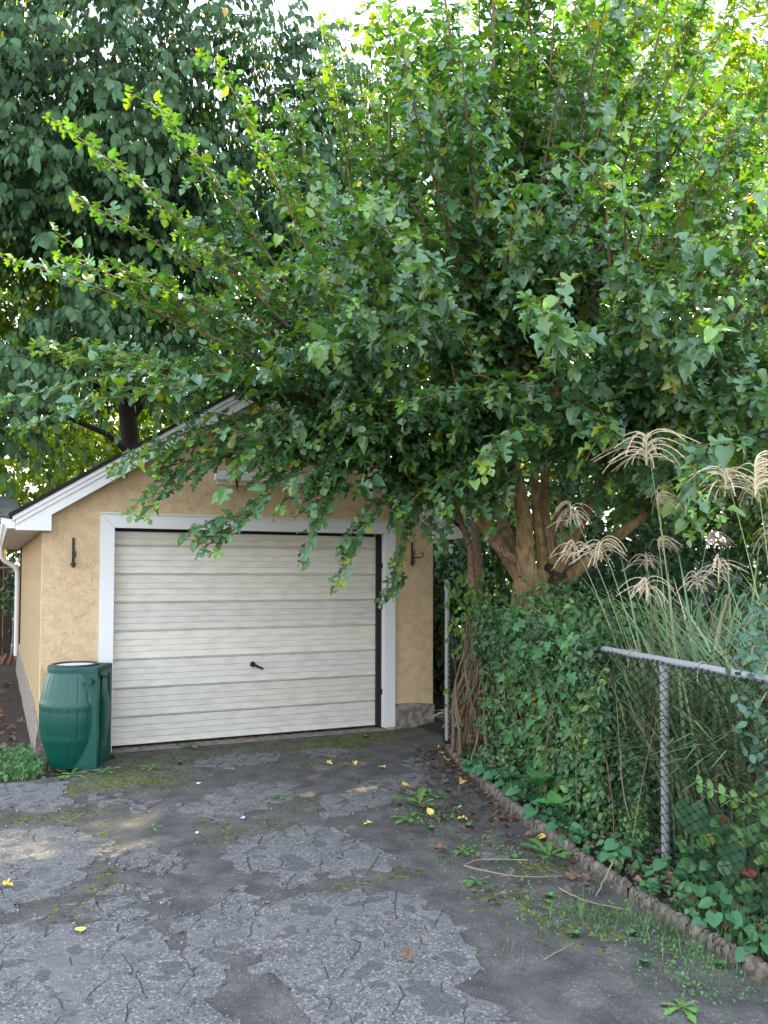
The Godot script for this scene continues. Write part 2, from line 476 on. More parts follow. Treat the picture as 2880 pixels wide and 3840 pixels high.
# Leaves given as [transform, linear colour, variant] in world places. The `best` that show largest become parts; the rest, one crown per variant.
func leafy(root: Node3D, kinds: Array, list: Array, base_mat: StandardMaterial3D, best := 0, part := "leaf", mass := "crown") -> void:
	var off := root.position
	if best > 0:
		var score := []
		for i in list.size():
			var t: Transform3D = list[i][0]
			var q := seen_at(t.origin)
			var ok := q.x > 0.0 and q.x < 1.0 and q.y > 0.0 and q.y < 1.0
			score.append([t.basis.z.length() / q.z if ok else 0.0, i])
		score.sort_custom(func(a, b): return a[0] > b[0] or (a[0] == b[0] and a[1] < b[1]))
		var picked := {}
		var mats := {}
		for k in mini(best, score.size()):
			var e = list[score[k][1]]
			picked[score[k][1]] = true
			var c: Color = e[1]
			var key := "%d_%d" % [int(c.g * 22.0), int(c.r / maxf(c.g, 0.001) * 6.0)]
			if not mats.has(key):
				var m: StandardMaterial3D = base_mat.duplicate()
				m.albedo_color = lin(c.r, c.g, c.b)
				mats[key] = m
			var o := obj(part, kinds[e[2] % kinds.size()], mats[key], root)
			o.transform = Transform3D(e[0].basis, e[0].origin - off)
		var rest := []
		for i in list.size():
			if not picked.has(i): rest.append(list[i])
		list = rest
	for v in kinds.size():
		var where := []
		var tint := []
		for e in list:
			if e[2] % kinds.size() == v:
				where.append(Transform3D(e[0].basis, e[0].origin - off))
				tint.append(e[1])
		if where.size(): scatter(mass, kinds[v], base_mat, where, tint, root)

func leaf_at(p: Vector3, along: Vector3, up: Vector3, size: float, c: Color, v: int) -> Array:
	var b := frame_of(along, up)
	return [Transform3D(b * size, p), c, v]

func shade(r: float, g: float, b: float, spread := 0.25) -> Color:
	var k := 1.0 + rf(-spread, spread)
	var y := rf(-0.12, 0.12)
	return Color(r * k * (1.0 + y), g * k, b * k * (1.0 - y))

# a grass blade of unit length, rooted at the origin, that leans towards z
func blade_mesh(bend: float, width: float, stripe: float, segs := 7, kink := 0.0) -> ArrayMesh:
	var b := MB.new()
	var p := Vector3.ZERO
	var ang := 0.05
	var first := 0
	for i in segs + 1:
		var t := float(i) / segs
		var w := width * (0.75 + 0.5 * t) * (1.0 - pow(t, 4.0))
		var fwd := Vector3(0, cos(ang), sin(ang))
		var nn := Vector3(0, sin(ang), -cos(ang))
		if t == 1.0: w = width * 0.05
		b.tint = Color(1, 1, 1)
		b.vert(p + Vector3(-w, 0, 0), (nn + Vector3(-0.3, 0, 0)).normalized())
		b.tint = Color(stripe, stripe, stripe)
		b.vert(p - nn * w * 0.35, nn)
		b.tint = Color(1, 1, 1)
		b.vert(p + Vector3(w, 0, 0), (nn + Vector3(0.3, 0, 0)).normalized())
		ang += bend * (0.3 + 1.6 * t * t) / segs * 2.0 + (kink if i == segs / 2 else 0.0)
		p += Vector3(0, cos(ang), sin(ang)) / segs
	for i in segs:
		for k in 2:
			var a := first + i * 3 + k
			b.tri_i(a, a + 1, a + 4)
			b.tri_i(a, a + 4, a + 3)
	return b.done()

# ---------------------------------------------------------------- garage
const WL := -0.628
const WR := 3.405
const BACK := -7.5
const RIDGE := 1.385
const SLOPE := 0.637
const EAVE_X := -0.889
const EAVE_Y := 2.179

func roof_y(x: float) -> float:
	return EAVE_Y + SLOPE * (x - EAVE_X) if x < RIDGE else EAVE_Y + SLOPE * (2.0 * RIDGE - x - EAVE_X)

func mirror(poly: PackedVector2Array) -> PackedVector2Array:
	var o := PackedVector2Array()
	for p in poly: o.append(Vector2(2.0 * RIDGE - p.x, p.y))
	return o

func make_garage() -> void:
	var g := thing("garage", "tan stucco garage with white trim and a white ribbed overhead door", "garage")
	var b := MB.new()
	# the front wall, with its door opening
	b.prism(PackedVector2Array([Vector2(WL, -0.05), Vector2(-0.05, -0.05), Vector2(-0.05, 2.14), Vector2(2.83, 2.14), Vector2(2.83, -0.05), Vector2(WR, -0.05), Vector2(WR, 2.36), Vector2(RIDGE, 3.6), Vector2(WL, 2.31)]), -0.18, 0.0)
	obj("front_wall", b.done(), M.stucco, g)
	obj("side_wall", mbox(Vector3(WL, -0.05, BACK), Vector3(WL + 0.16, 2.3, -0.182)), M.stucco_side, g)
	obj("side_wall", mbox(Vector3(WR - 0.16, -0.05, BACK), Vector3(WR, 2.3, -0.182)), M.stucco_side, g)
	b = MB.new()
	b.prism(PackedVector2Array([Vector2(WL, -0.05), Vector2(WR, -0.05), Vector2(WR, 2.3), Vector2(RIDGE, 3.55), Vector2(WL, 2.3)]), BACK - 0.15, BACK - 0.002)
	obj("rear_wall", b.done(), M.stucco_side, g)
	# a cable that runs down near the rear corner
	b = MB.new()
	b.tube([Vector3(WL - 0.012, 2.07, -6.6), Vector3(WL - 0.012, 0.5, -6.62)], [0.012, 0.012], 5)
	obj("cable", b.done(), M.brown_board, g)
	# foundation: a low plinth, battered out along the left side
	b = MB.new()
	b.prism(PackedVector2Array([Vector2(2.935, -0.1), Vector2(WR + 0.012, -0.1), Vector2(WR + 0.012, 0.225), Vector2(3.2, 0.25), Vector2(2.935, 0.255)]), -0.2, 0.014)
	obj("foundation", b.done(), M.concrete, g)
	b = MB.new()
	var rows := []
	for j in 2:
		rows.append([])
	var prof := [[0.004, 0.33], [0.014, 0.29], [0.024, 0.18], [0.034, 0.0], [0.04, -0.1]]
	rows = []
	for q in prof:
		var row := []
		for i in 26:
			var z := 0.03 + (BACK - 0.1) * i / 25.0
			var h: float = q[1]
			if h > 0.25: h += 0.02 * sin(i * 1.7) * sin(i * 0.6) - 0.06 * smoothstep(4.0, 0.0, i)
			row.append(Vector3(WL - q[0] - 0.001 * sin(i * 2.3 + h * 9.0), h, z))
		rows.append(row)
	b.sheet(rows, false, Vector3.ZERO, Vector3(-1, 0.3, 0))
	b.prism(PackedVector2Array([Vector2(WL + 0.1, -0.1), Vector2(WL - 0.038, -0.1), Vector2(WL - 0.026, 0.12), Vector2(WL - 0.008, 0.27), Vector2(WL + 0.1, 0.24)]), 0.012, 0.03)
	obj("foundation", b.done(), M.concrete, g)
	# roof
	for side in 2:
		var poly := PackedVector2Array([Vector2(EAVE_X - 0.02, EAVE_Y - 0.03), Vector2(RIDGE, 3.611), Vector2(RIDGE, 3.647), Vector2(EAVE_X - 0.03, EAVE_Y + 0.008)])
		b = MB.new()
		b.prism(poly if side == 0 else mirror(poly), BACK - 0.3, 0.172)
		obj("roof", b.done(), M.roof_dark, g)
		# three stepped boards up the rake
		var steps := [[0.0, 0.040, 0.162], [0.042, 0.086, 0.150], [0.088, 0.180, 0.138]]
		for k in 3:
			var d0: float = steps[k][0] + 0.018
			var d1: float = steps[k][1] + 0.018
			var x0 := EAVE_X + (0.004 if k == 0 else 0.03)
			poly = PackedVector2Array([Vector2(x0, roof_y(x0) - d1), Vector2(RIDGE, roof_y(RIDGE) - d1), Vector2(RIDGE, roof_y(RIDGE) - d0), Vector2(x0, roof_y(x0) - d0)])
			if k == 2:
				poly = PackedVector2Array([Vector2(x0, 2.045), Vector2(-0.562, 2.045), Vector2(-0.562, roof_y(-0.562) - d1), Vector2(RIDGE, roof_y(RIDGE) - d1), Vector2(RIDGE, roof_y(RIDGE) - d0), Vector2(x0, roof_y(x0) - d0)])
			b = MB.new()
			b.prism(poly if side == 0 else mirror(poly), 0.002, steps[k][2])
			obj("rake_board", b.done(), M.white_paint, g)
		var sx := 1.0 if side == 0 else -1.0
		var ex := EAVE_X + 0.03 if side == 0 else 2.0 * RIDGE - EAVE_X - 0.03
		var wx := WL if side == 0 else WR
		b = MB.new()
		b.box(Vector3(minf(ex, wx), 2.06, BACK - 0.25), Vector3(maxf(ex, wx), 2.072, -0.002))
		for i in 16: b.box(Vector3(minf(ex, wx) + 0.004, 2.055, -0.3 - i * 0.46), Vector3(maxf(ex, wx) - 0.004, 2.0595, -0.285 - i * 0.46))
		obj("soffit", b.done(), M.white_paint, g)
		# eaves gutter: the profile of pressed sheet, closed at its front
		var gp := PackedVector2Array([Vector2(ex - 0.002 * sx, 2.058), Vector2(ex - 0.07 * sx, 2.058), Vector2(ex - 0.085 * sx, 2.085), Vector2(ex - 0.105 * sx, 2.105), Vector2(ex - 0.115 * sx, 2.145), Vector2(ex - 0.095 * sx, 2.148), Vector2(ex - 0.082 * sx, 2.110), Vector2(ex - 0.062 * sx, 2.070), Vector2(ex - 0.012 * sx, 2.070), Vector2(ex - 0.008 * sx, 2.135), Vector2(ex - 0.002 * sx, 2.135)])
		b = MB.new()
		b.prism(gp, BACK - 0.25, 0.13)
		b.prism(PackedVector2Array([Vector2(ex - 0.002 * sx, 2.058), Vector2(ex - 0.07 * sx, 2.058), Vector2(ex - 0.085 * sx, 2.085), Vector2(ex - 0.105 * sx, 2.105), Vector2(ex - 0.115 * sx, 2.145), Vector2(ex - 0.002 * sx, 2.135)]), 0.131, 0.136)
		obj("gutter", b.done(), M.white_paint, g)
	# downspout: elbows in to the rear corner, then down
	b = MB.new()
	var path := [Vector3(-0.93, 2.09, -7.3), Vector3(-0.93, 2.0, -7.3), Vector3(-0.925, 1.93, -7.3), Vector3(-0.88, 1.86, -7.3), Vector3(-0.78, 1.80, -7.3), Vector3(-0.70, 1.74, -7.3), Vector3(-0.675, 1.66, -7.3), Vector3(-0.672, 1.4, -7.3), Vector3(-0.672, 0.25, -7.3)]
	b.tube(path, [0.04, 0.04, 0.042, 0.043, 0.043, 0.042, 0.038, 0.036, 0.036], 10)
	obj("downspout", b.done(), M.white_paint, g)
	# gable louvre
	b = MB.new()
	var slat := mbox(Vector3(-0.2, 0, 0), Vector3(0.2, 0.045, 0.008))
	for f in [[Vector3(1.16, 2.93, 0.002), Vector3(1.2, 3.34, 0.035)], [Vector3(1.57, 2.93, 0.002), Vector3(1.61, 3.34, 0.035)], [Vector3(1.2, 2.93, 0.002), Vector3(1.57, 2.965, 0.034)]]: b.box(f[0], f[1])
	obj("vent_frame", b.done(), M.white_paint, g)
	for i in 7:
		var o := obj("slat", slat, M.white_paint, g)
		o.transform = Transform3D(Basis(Vector3(1, 0, 0), 0.5).scaled(Vector3(0.92, 1, 1)), Vector3(1.385, 2.972 + i * 0.05, 0.012))
	# a boarded head above the door
	b = MB.new()
	b.bar(Vector3(0.935, 2.628, 0.055), Vector3(1.86, 2.628, 0.055), 0.11, 0.088, Vector3.UP, 0.006)
	obj("ledge", b.done(), M.white_paint, g)
	obj("ledge_strip", mbox(Vector3(0.96, 2.545, 0.002), Vector3(1.835, 2.583, 0.06)), M.cream_wall, g)
	# door surround: mitred white boards, a return on each inner side
	b = MB.new()
	b.prism(PackedVector2Array([Vector2(-0.13, 0.0), Vector2(0.0, 0.0), Vector2(0.0, 2.089), Vector2(-0.13, 2.219)]), 0.002, 0.026)
	b.box(Vector3(-0.004, 0.0, -0.09), Vector3(0.0, 2.089, 0.002))
	obj("door_trim", b.done(), M.white_paint, g)
	b = MB.new()
	b.prism(PackedVector2Array([Vector2(2.805, 0.01), Vector2(2.932, 0.015), Vector2(2.932, 2.219), Vector2(2.805, 2.089)]), 0.002, 0.026)
	b.prism(PackedVector2Array([Vector2(2.805, 0.01), Vector2(2.815, 0.01), Vector2(2.815, 2.089), Vector2(2.805, 2.089)]), -0.062, 0.001)
	obj("door_trim", b.done(), M.white_paint, g)
	b = MB.new()
	b.prism(PackedVector2Array([Vector2(-0.1285, 2.221), Vector2(0.0, 2.0915), Vector2(2.805, 2.0915), Vector2(2.9335, 2.221)]), 0.002, 0.0265)
	b.box(Vector3(-0.004, 2.0925, -0.09), Vector3(2.815, 2.098, 0.001))
	obj("door_trim", b.done(), M.white_paint, g)
	b = MB.new()
	b.prism(PackedVector2Array([Vector2(-0.129, 2.2225), Vector2(2.934, 2.2225), Vector2(2.934, 2.234), Vector2(-0.129, 2.234)]), 0.001, 0.04)
	obj("drip_cap", b.done(), M.white_paint, g)
	# jamb and head seals, dark
	b = MB.new()
	b.box(Vector3(2.752, 0.01, -0.16), Vector3(2.818, 2.09, -0.0635))
	b.box(Vector3(2.772, 0.01, -0.0635), Vector3(2.792, 2.09, -0.052))
	obj("jamb_seal", b.done(), M.dark_rubber, g)
	obj("head_seal", mbox(Vector3(-0.05, 2.0, -0.17), Vector3(2.83, 2.1, -0.135)), M.dark_rubber, g)
	obj("jamb_seal", mbox(Vector3(-0.06, 0.0, -0.16), Vector3(-0.006, 2.1, -0.092)), M.dark_rubber, g)
	obj("threshold", mbox(Vector3(-0.05, -0.06, -0.25), Vector3(2.82, -0.002, 0.07)), M.concrete, g)
	# the door: ribbed sections, each a part
	var door := Node3D.new()
	door.name = "overhead_door"
	g.add_child(door, true)
	tag(door, "white ribbed metal door with eight grimy sections")
	var top := 2.062
	var bottom := 0.022
	var pitch := 0.2725
	var prof_rows := [[0.0, -0.030], [0.012, -0.030], [0.016, 0.0], [0.084, 0.001], [0.0855, -0.009], [0.0905, -0.009], [0.092, 0.0], [0.142, 0.001], [0.1435, -0.009], [0.1485, -0.009], [0.150, 0.0], [0.200, 0.001], [0.2015, -0.009], [0.2065, -0.009], [0.208, 0.0], [0.252, 0.001], [0.259, 0.012], [0.2665, 0.012], [0.2685, -0.030], [0.2725, -0.030]]
	var coats := []
	for k in 8:
		var m: StandardMaterial3D = M.door_paint.duplicate()
		m.uv1_offset = Vector3(0.37 * k, 0.21 * k, 0)
		var shade_ := 1.0 - 0.05 * ((k * 5) % 3) / 2.0 - (0.05 if k == 0 else 0.0)
		m.albedo_color = Color(shade_, shade_, shade_ * (0.985 if k % 2 else 1.0))
		coats.append(m)
	for k in 8:
		var y1 := bottom + pitch * (k + 1)
		b = MB.new()
		for i in prof_rows.size() - 1:
			var p = prof_rows[i]
			var q = prof_rows[i + 1]
			var ya: float = maxf(y1 - p[0], bottom)
			var yb: float = y1 - q[0]
			if yb > top: continue
			if ya > top: ya = top
			var nn := Vector3(0, q[1] - p[1], p[0] * -1.0 + q[0]).normalized()
			b.quad(Vector3(0.0, ya, -0.098 + p[1]), Vector3(2.748, ya, -0.098 + p[1]), Vector3(2.748, yb, -0.098 + q[1]), Vector3(0.0, yb, -0.098 + q[1]), nn)
		b.quad(Vector3(2.748, y1 - 0.002, -0.14), Vector3(2.748, y1 - 0.002, -0.1), Vector3(2.748, y1 - 0.27, -0.1), Vector3(2.748, y1 - 0.27, -0.14), Vector3(1, 0, 0))
		obj("door_section", b.done(), coats[k], door)
	b = MB.new()
	var hx := Transform3D(Basis(Vector3(0, 0, 1), -0.33), Vector3(1.42, 0.715, -0.098))
	b.tube([hx * Vector3(-0.045, 0.01, 0.0), hx * Vector3(-0.045, 0.01, 0.012)], [0.03, 0.027], 12)
	b.tube([hx * Vector3(-0.045, 0.01, 0.01), hx * Vector3(-0.045, 0.01, 0.05)], [0.011, 0.010], 8)
	b.bar(hx * Vector3(-0.065, 0.012, 0.052), hx * Vector3(0.062, -0.004, 0.052), 0.014, 0.022, Vector3(0, 1, 0), 0.004)
	obj("handle", b.done(), M.black_iron, door)
	obj("label_plate", mbox(Vector3(1.370, 1.868, -0.0975), Vector3(1.392, 1.918, -0.093)), M.cream_wall, door)
	# fixings along the right seal
	for y in [1.72, 1.28, 0.36]: obj("clip", mbox(Vector3(2.792, y, -0.06), Vector3(2.8045, y + 0.055, -0.03)), M.dark_rubber, g)

func hanger(label: String, x: float, y0: float, y1: float, tilt: float) -> void:
	var t := thing("plant_bracket", label, "bracket", Vector3(x, y0, 0.0), "black iron plant brackets beside the door")
	var b := MB.new()
	var h := y1 - y0
	b.bar(Vector3(0, 0.02, 0.012), Vector3(tilt, h, 0.012), 0.022, 0.016, Vector3(0, 0, 1), 0.004)
	b.tube([Vector3(0, 0.0, 0.016), Vector3(0, 0.012, 0.018), Vector3(0, 0.026, 0.018), Vector3(0, 0.04, 0.014)], [0.008, 0.017, 0.019, 0.010], 8)
	b.tube([Vector3(-0.022, 0.035, 0.012), Vector3(0.022, 0.035, 0.012)], [0.008, 0.008], 6)
	obj("backplate", b.done(), M.black_iron, t)
	b = MB.new()
	var arm := [Vector3(0, 0.10, 0.015), Vector3(0, 0.095, 0.1), Vector3(0, 0.092, 0.2), Vector3(0, 0.095, 0.25), Vector3(0, 0.11, 0.272), Vector3(0, 0.13, 0.272), Vector3(0, 0.142, 0.258), Vector3(0, 0.136, 0.243)]
	b.tube(arm, [0.007, 0.007, 0.007, 0.006, 0.006, 0.006, 0.006, 0.007], 6)
	obj("arm", b.done(), M.black_iron, t)
	for s in 2:
		b = MB.new()
		var curl := []
		for i in 15:
			var a := i * 0.5
			var r := 0.034 * (1.0 - i / 19.0)
			curl.append(Vector3(0, 0.10 + (0.04 if s == 0 else -0.035) + r * cos(a) * (1 if s == 0 else -1), 0.055 + r * sin(a)))
		b.tube(curl, taper(14, 0.005, 0.004), 5)
		obj("scroll", b.done(), M.black_iron, t)

func make_barrel() -> void:
	var at := Vector3(-0.36, -0.008, 0.385)
	var t := thing("rain_barrel", "green plastic rain barrel with flat back at garage corner", "rain barrel", at)
	var facing := Basis(Vector3.UP, 0.0)
	var bx := Vector3(0.912, 0, 0.41)      # towards the flat back
	var bz := Vector3(0.41, 0, -0.912)     # along it
	var H := 0.86
	var rows := []
	var heights := []
	for i in 44: heights.append(H * i / 43.0)
	var N := 264
	for h in heights:
		var row := []
		var u: float = h / H
		var r0 := 0.185 + 0.102 * sin(PI * clampf(u * 0.90 + 0.05, 0, 1)) + 0.010 * u
		if u > 0.93: r0 = 0.226
		var hoop := 0.0
		if (u > 0.585 and u < 0.655) or (u > 0.245 and u < 0.305): hoop = 0.004
		for k in N:
			var a := TAU * k / N
			var r := r0 + hoop
			var st := fposmod(a / TAU * 22.0, 1.0)
			if hoop == 0.0 and u < 0.92 and (st < 0.16): r -= 0.0035
			var d := Vector2(cos(a), sin(a))
			# the flat back: a box 0.24 out and 0.235 to each side
			var bk := 0.0
			if d.x > 0.0:
				bk = minf(0.262 / maxf(d.x, 0.001), 0.196 / maxf(absf(d.y), 0.001))
				r = maxf(r, bk)
				# two channels in the back
				if d.x * r > 0.25 and u < 0.9:
					var yy := absf(d.y * r)
					if yy > 0.07 and yy < 0.14: r = 0.222 / d.x
			row.append(bx * (d.x * r) + bz * (d.y * r) + Vector3(0, h, 0))
		rows.append(row)
	var b := MB.new()
	b.sheet(rows, true, Vector3(0, 0.4, 0))
	for i in b.n.size():   # normals of the staves lie level with the body
		var p := b.v[i]
		if b.n[i].dot(Vector3(p.x, 0, p.z)) < 0.0: b.n[i] = -b.n[i]
	obj("body", b.done(), M.barrel_green, t)
	b = MB.new()
	var rim := []
	for k in 64:
		var a := TAU * k / 64.0
		var d := Vector2(cos(a), sin(a))
		var r := 0.226
		if d.x > 0: r = maxf(r, minf(0.263 / maxf(d.x, 0.001), 0.198 / maxf(absf(d.y), 0.001)))
		rim.append(bx * (d.x * r) + bz * (d.y * r))
	var top_rows := []
	for q in [[1.006, H - 0.045], [1.012, H - 0.03], [1.012, H - 0.006], [0.99, H + 0.004], [0.87, H + 0.004]]:
		var row := []
		for p in rim: row.append(p * q[0] + Vector3(0, q[1], 0))
		top_rows.append(row)
	var ring := []
	for k in 64:
		var a := TAU * k / 64.0
		ring.append(bx * cos(a) * 0.205 + bz * sin(a) * 0.205 + Vector3(0, H + 0.004, 0))
	top_rows.append(ring)
	var well := []
	for p in ring: well.append(Vector3(p.x * 0.99, H - 0.02, p.z * 0.99))
	top_rows.append(well)
	b.sheet(top_rows, true, Vector3(0, 0.3, 0))
	obj("top_deck", b.done(), M.dusty_green, t)
	b = MB.new()
	var lid := []
	for q in [[0.203, -0.03], [0.203, 0.012], [0.196, 0.018], [0.176, 0.018], [0.170, 0.008], [0.165, 0.006]]:
		var row := []
		for k in 48: row.append(Vector3(cos(TAU * k / 48.0) * q[0], H + q[1], sin(TAU * k / 48.0) * q[0]))
		lid.append(row)
	b.sheet(lid, true, Vector3(0, 0.4, 0))
	obj("lid_ring", b.done(), M.black_plastic, t)
	b = MB.new()
	b.tube([Vector3(0, H - 0.004, 0), Vector3(0, H + 0.006, 0)], [0.168, 0.166], 40)
	obj("lid_screen", b.done(), M.screen_mesh, t)
	# overflow caps on the flank and the back
	for q in [[Vector3(0.17, 0.755, 0) , -1.0], [Vector3(0.235, 0.79, 0), 1.0]]:
		b = MB.new()
		var o: Vector3
		var d: Vector3
		if q[1] < 0:
			o = bx * 0.205 - bz * 0.192 + Vector3(0, 0.745, 0)
			d = -bz
		else:
			o = bx * 0.262 - bz * 0.10 + Vector3(0, 0.79, 0)
			d = bx
		b.tube([o, o + d * 0.03], [0.02, 0.02], 12)
		b.tube([o + d * 0.028, o + d * 0.055], [0.027, 0.026], 6)
		obj("overflow_cap", b.done(), M.dusty_green, t)

# ---------------------------------------------------------------- ground
func wobble(p: Vector2, amp: float, n: FastNoiseLite) -> Vector2:
	return p + Vector2(n.get_noise_2d(p.x, p.y), n.get_noise_2d(p.x + 40.0, p.y - 17.0)) * amp

func refine(poly: PackedVector2Array, step: float) -> PackedVector2Array:
	var o := PackedVector2Array()
	for i in poly.size():
		var a := poly[i]
		var b := poly[(i + 1) % poly.size()]
		var m := maxi(1, int(round(a.distance_to(b) / step)))
		for k in m: o.append(a.lerp(b, float(k) / m))
	return o

func clip_half(poly: PackedVector2Array, m: Vector2, d: Vector2) -> PackedVector2Array:   # keeps what lies behind the line through m with normal d
	var o := PackedVector2Array()
	for i in poly.size():
		var a := poly[i]
		var b := poly[(i + 1) % poly.size()]
		var sa := (a - m).dot(d)
		var sb := (b - m).dot(d)
		if sa <= 0.0: o.append(a)
		if (sa < 0.0 and sb > 0.0) or (sa > 0.0 and sb < 0.0): o.append(a.lerp(b, sa / (sa - sb)))
	return o

var CURB: Array[Vector2] = [Vector2(1.86, 6.6), Vector2(1.90, 5.69), Vector2(1.96, 5.1), Vector2(2.10, 4.24), Vector2(2.31, 3.25), Vector2(2.63, 2.04), Vector2(2.86, 1.35), Vector2(3.12, 0.75)]

func curb_x(z: float) -> float:
	for i in CURB.size() - 1:
		if z <= CURB[i].y and z >= CURB[i + 1].y:
			return lerpf(CURB[i].x, CURB[i + 1].x, (CURB[i].y - z) / (CURB[i].y - CURB[i + 1].y))
	return CURB[0].x if z > 0.75 else CURB[-1].x

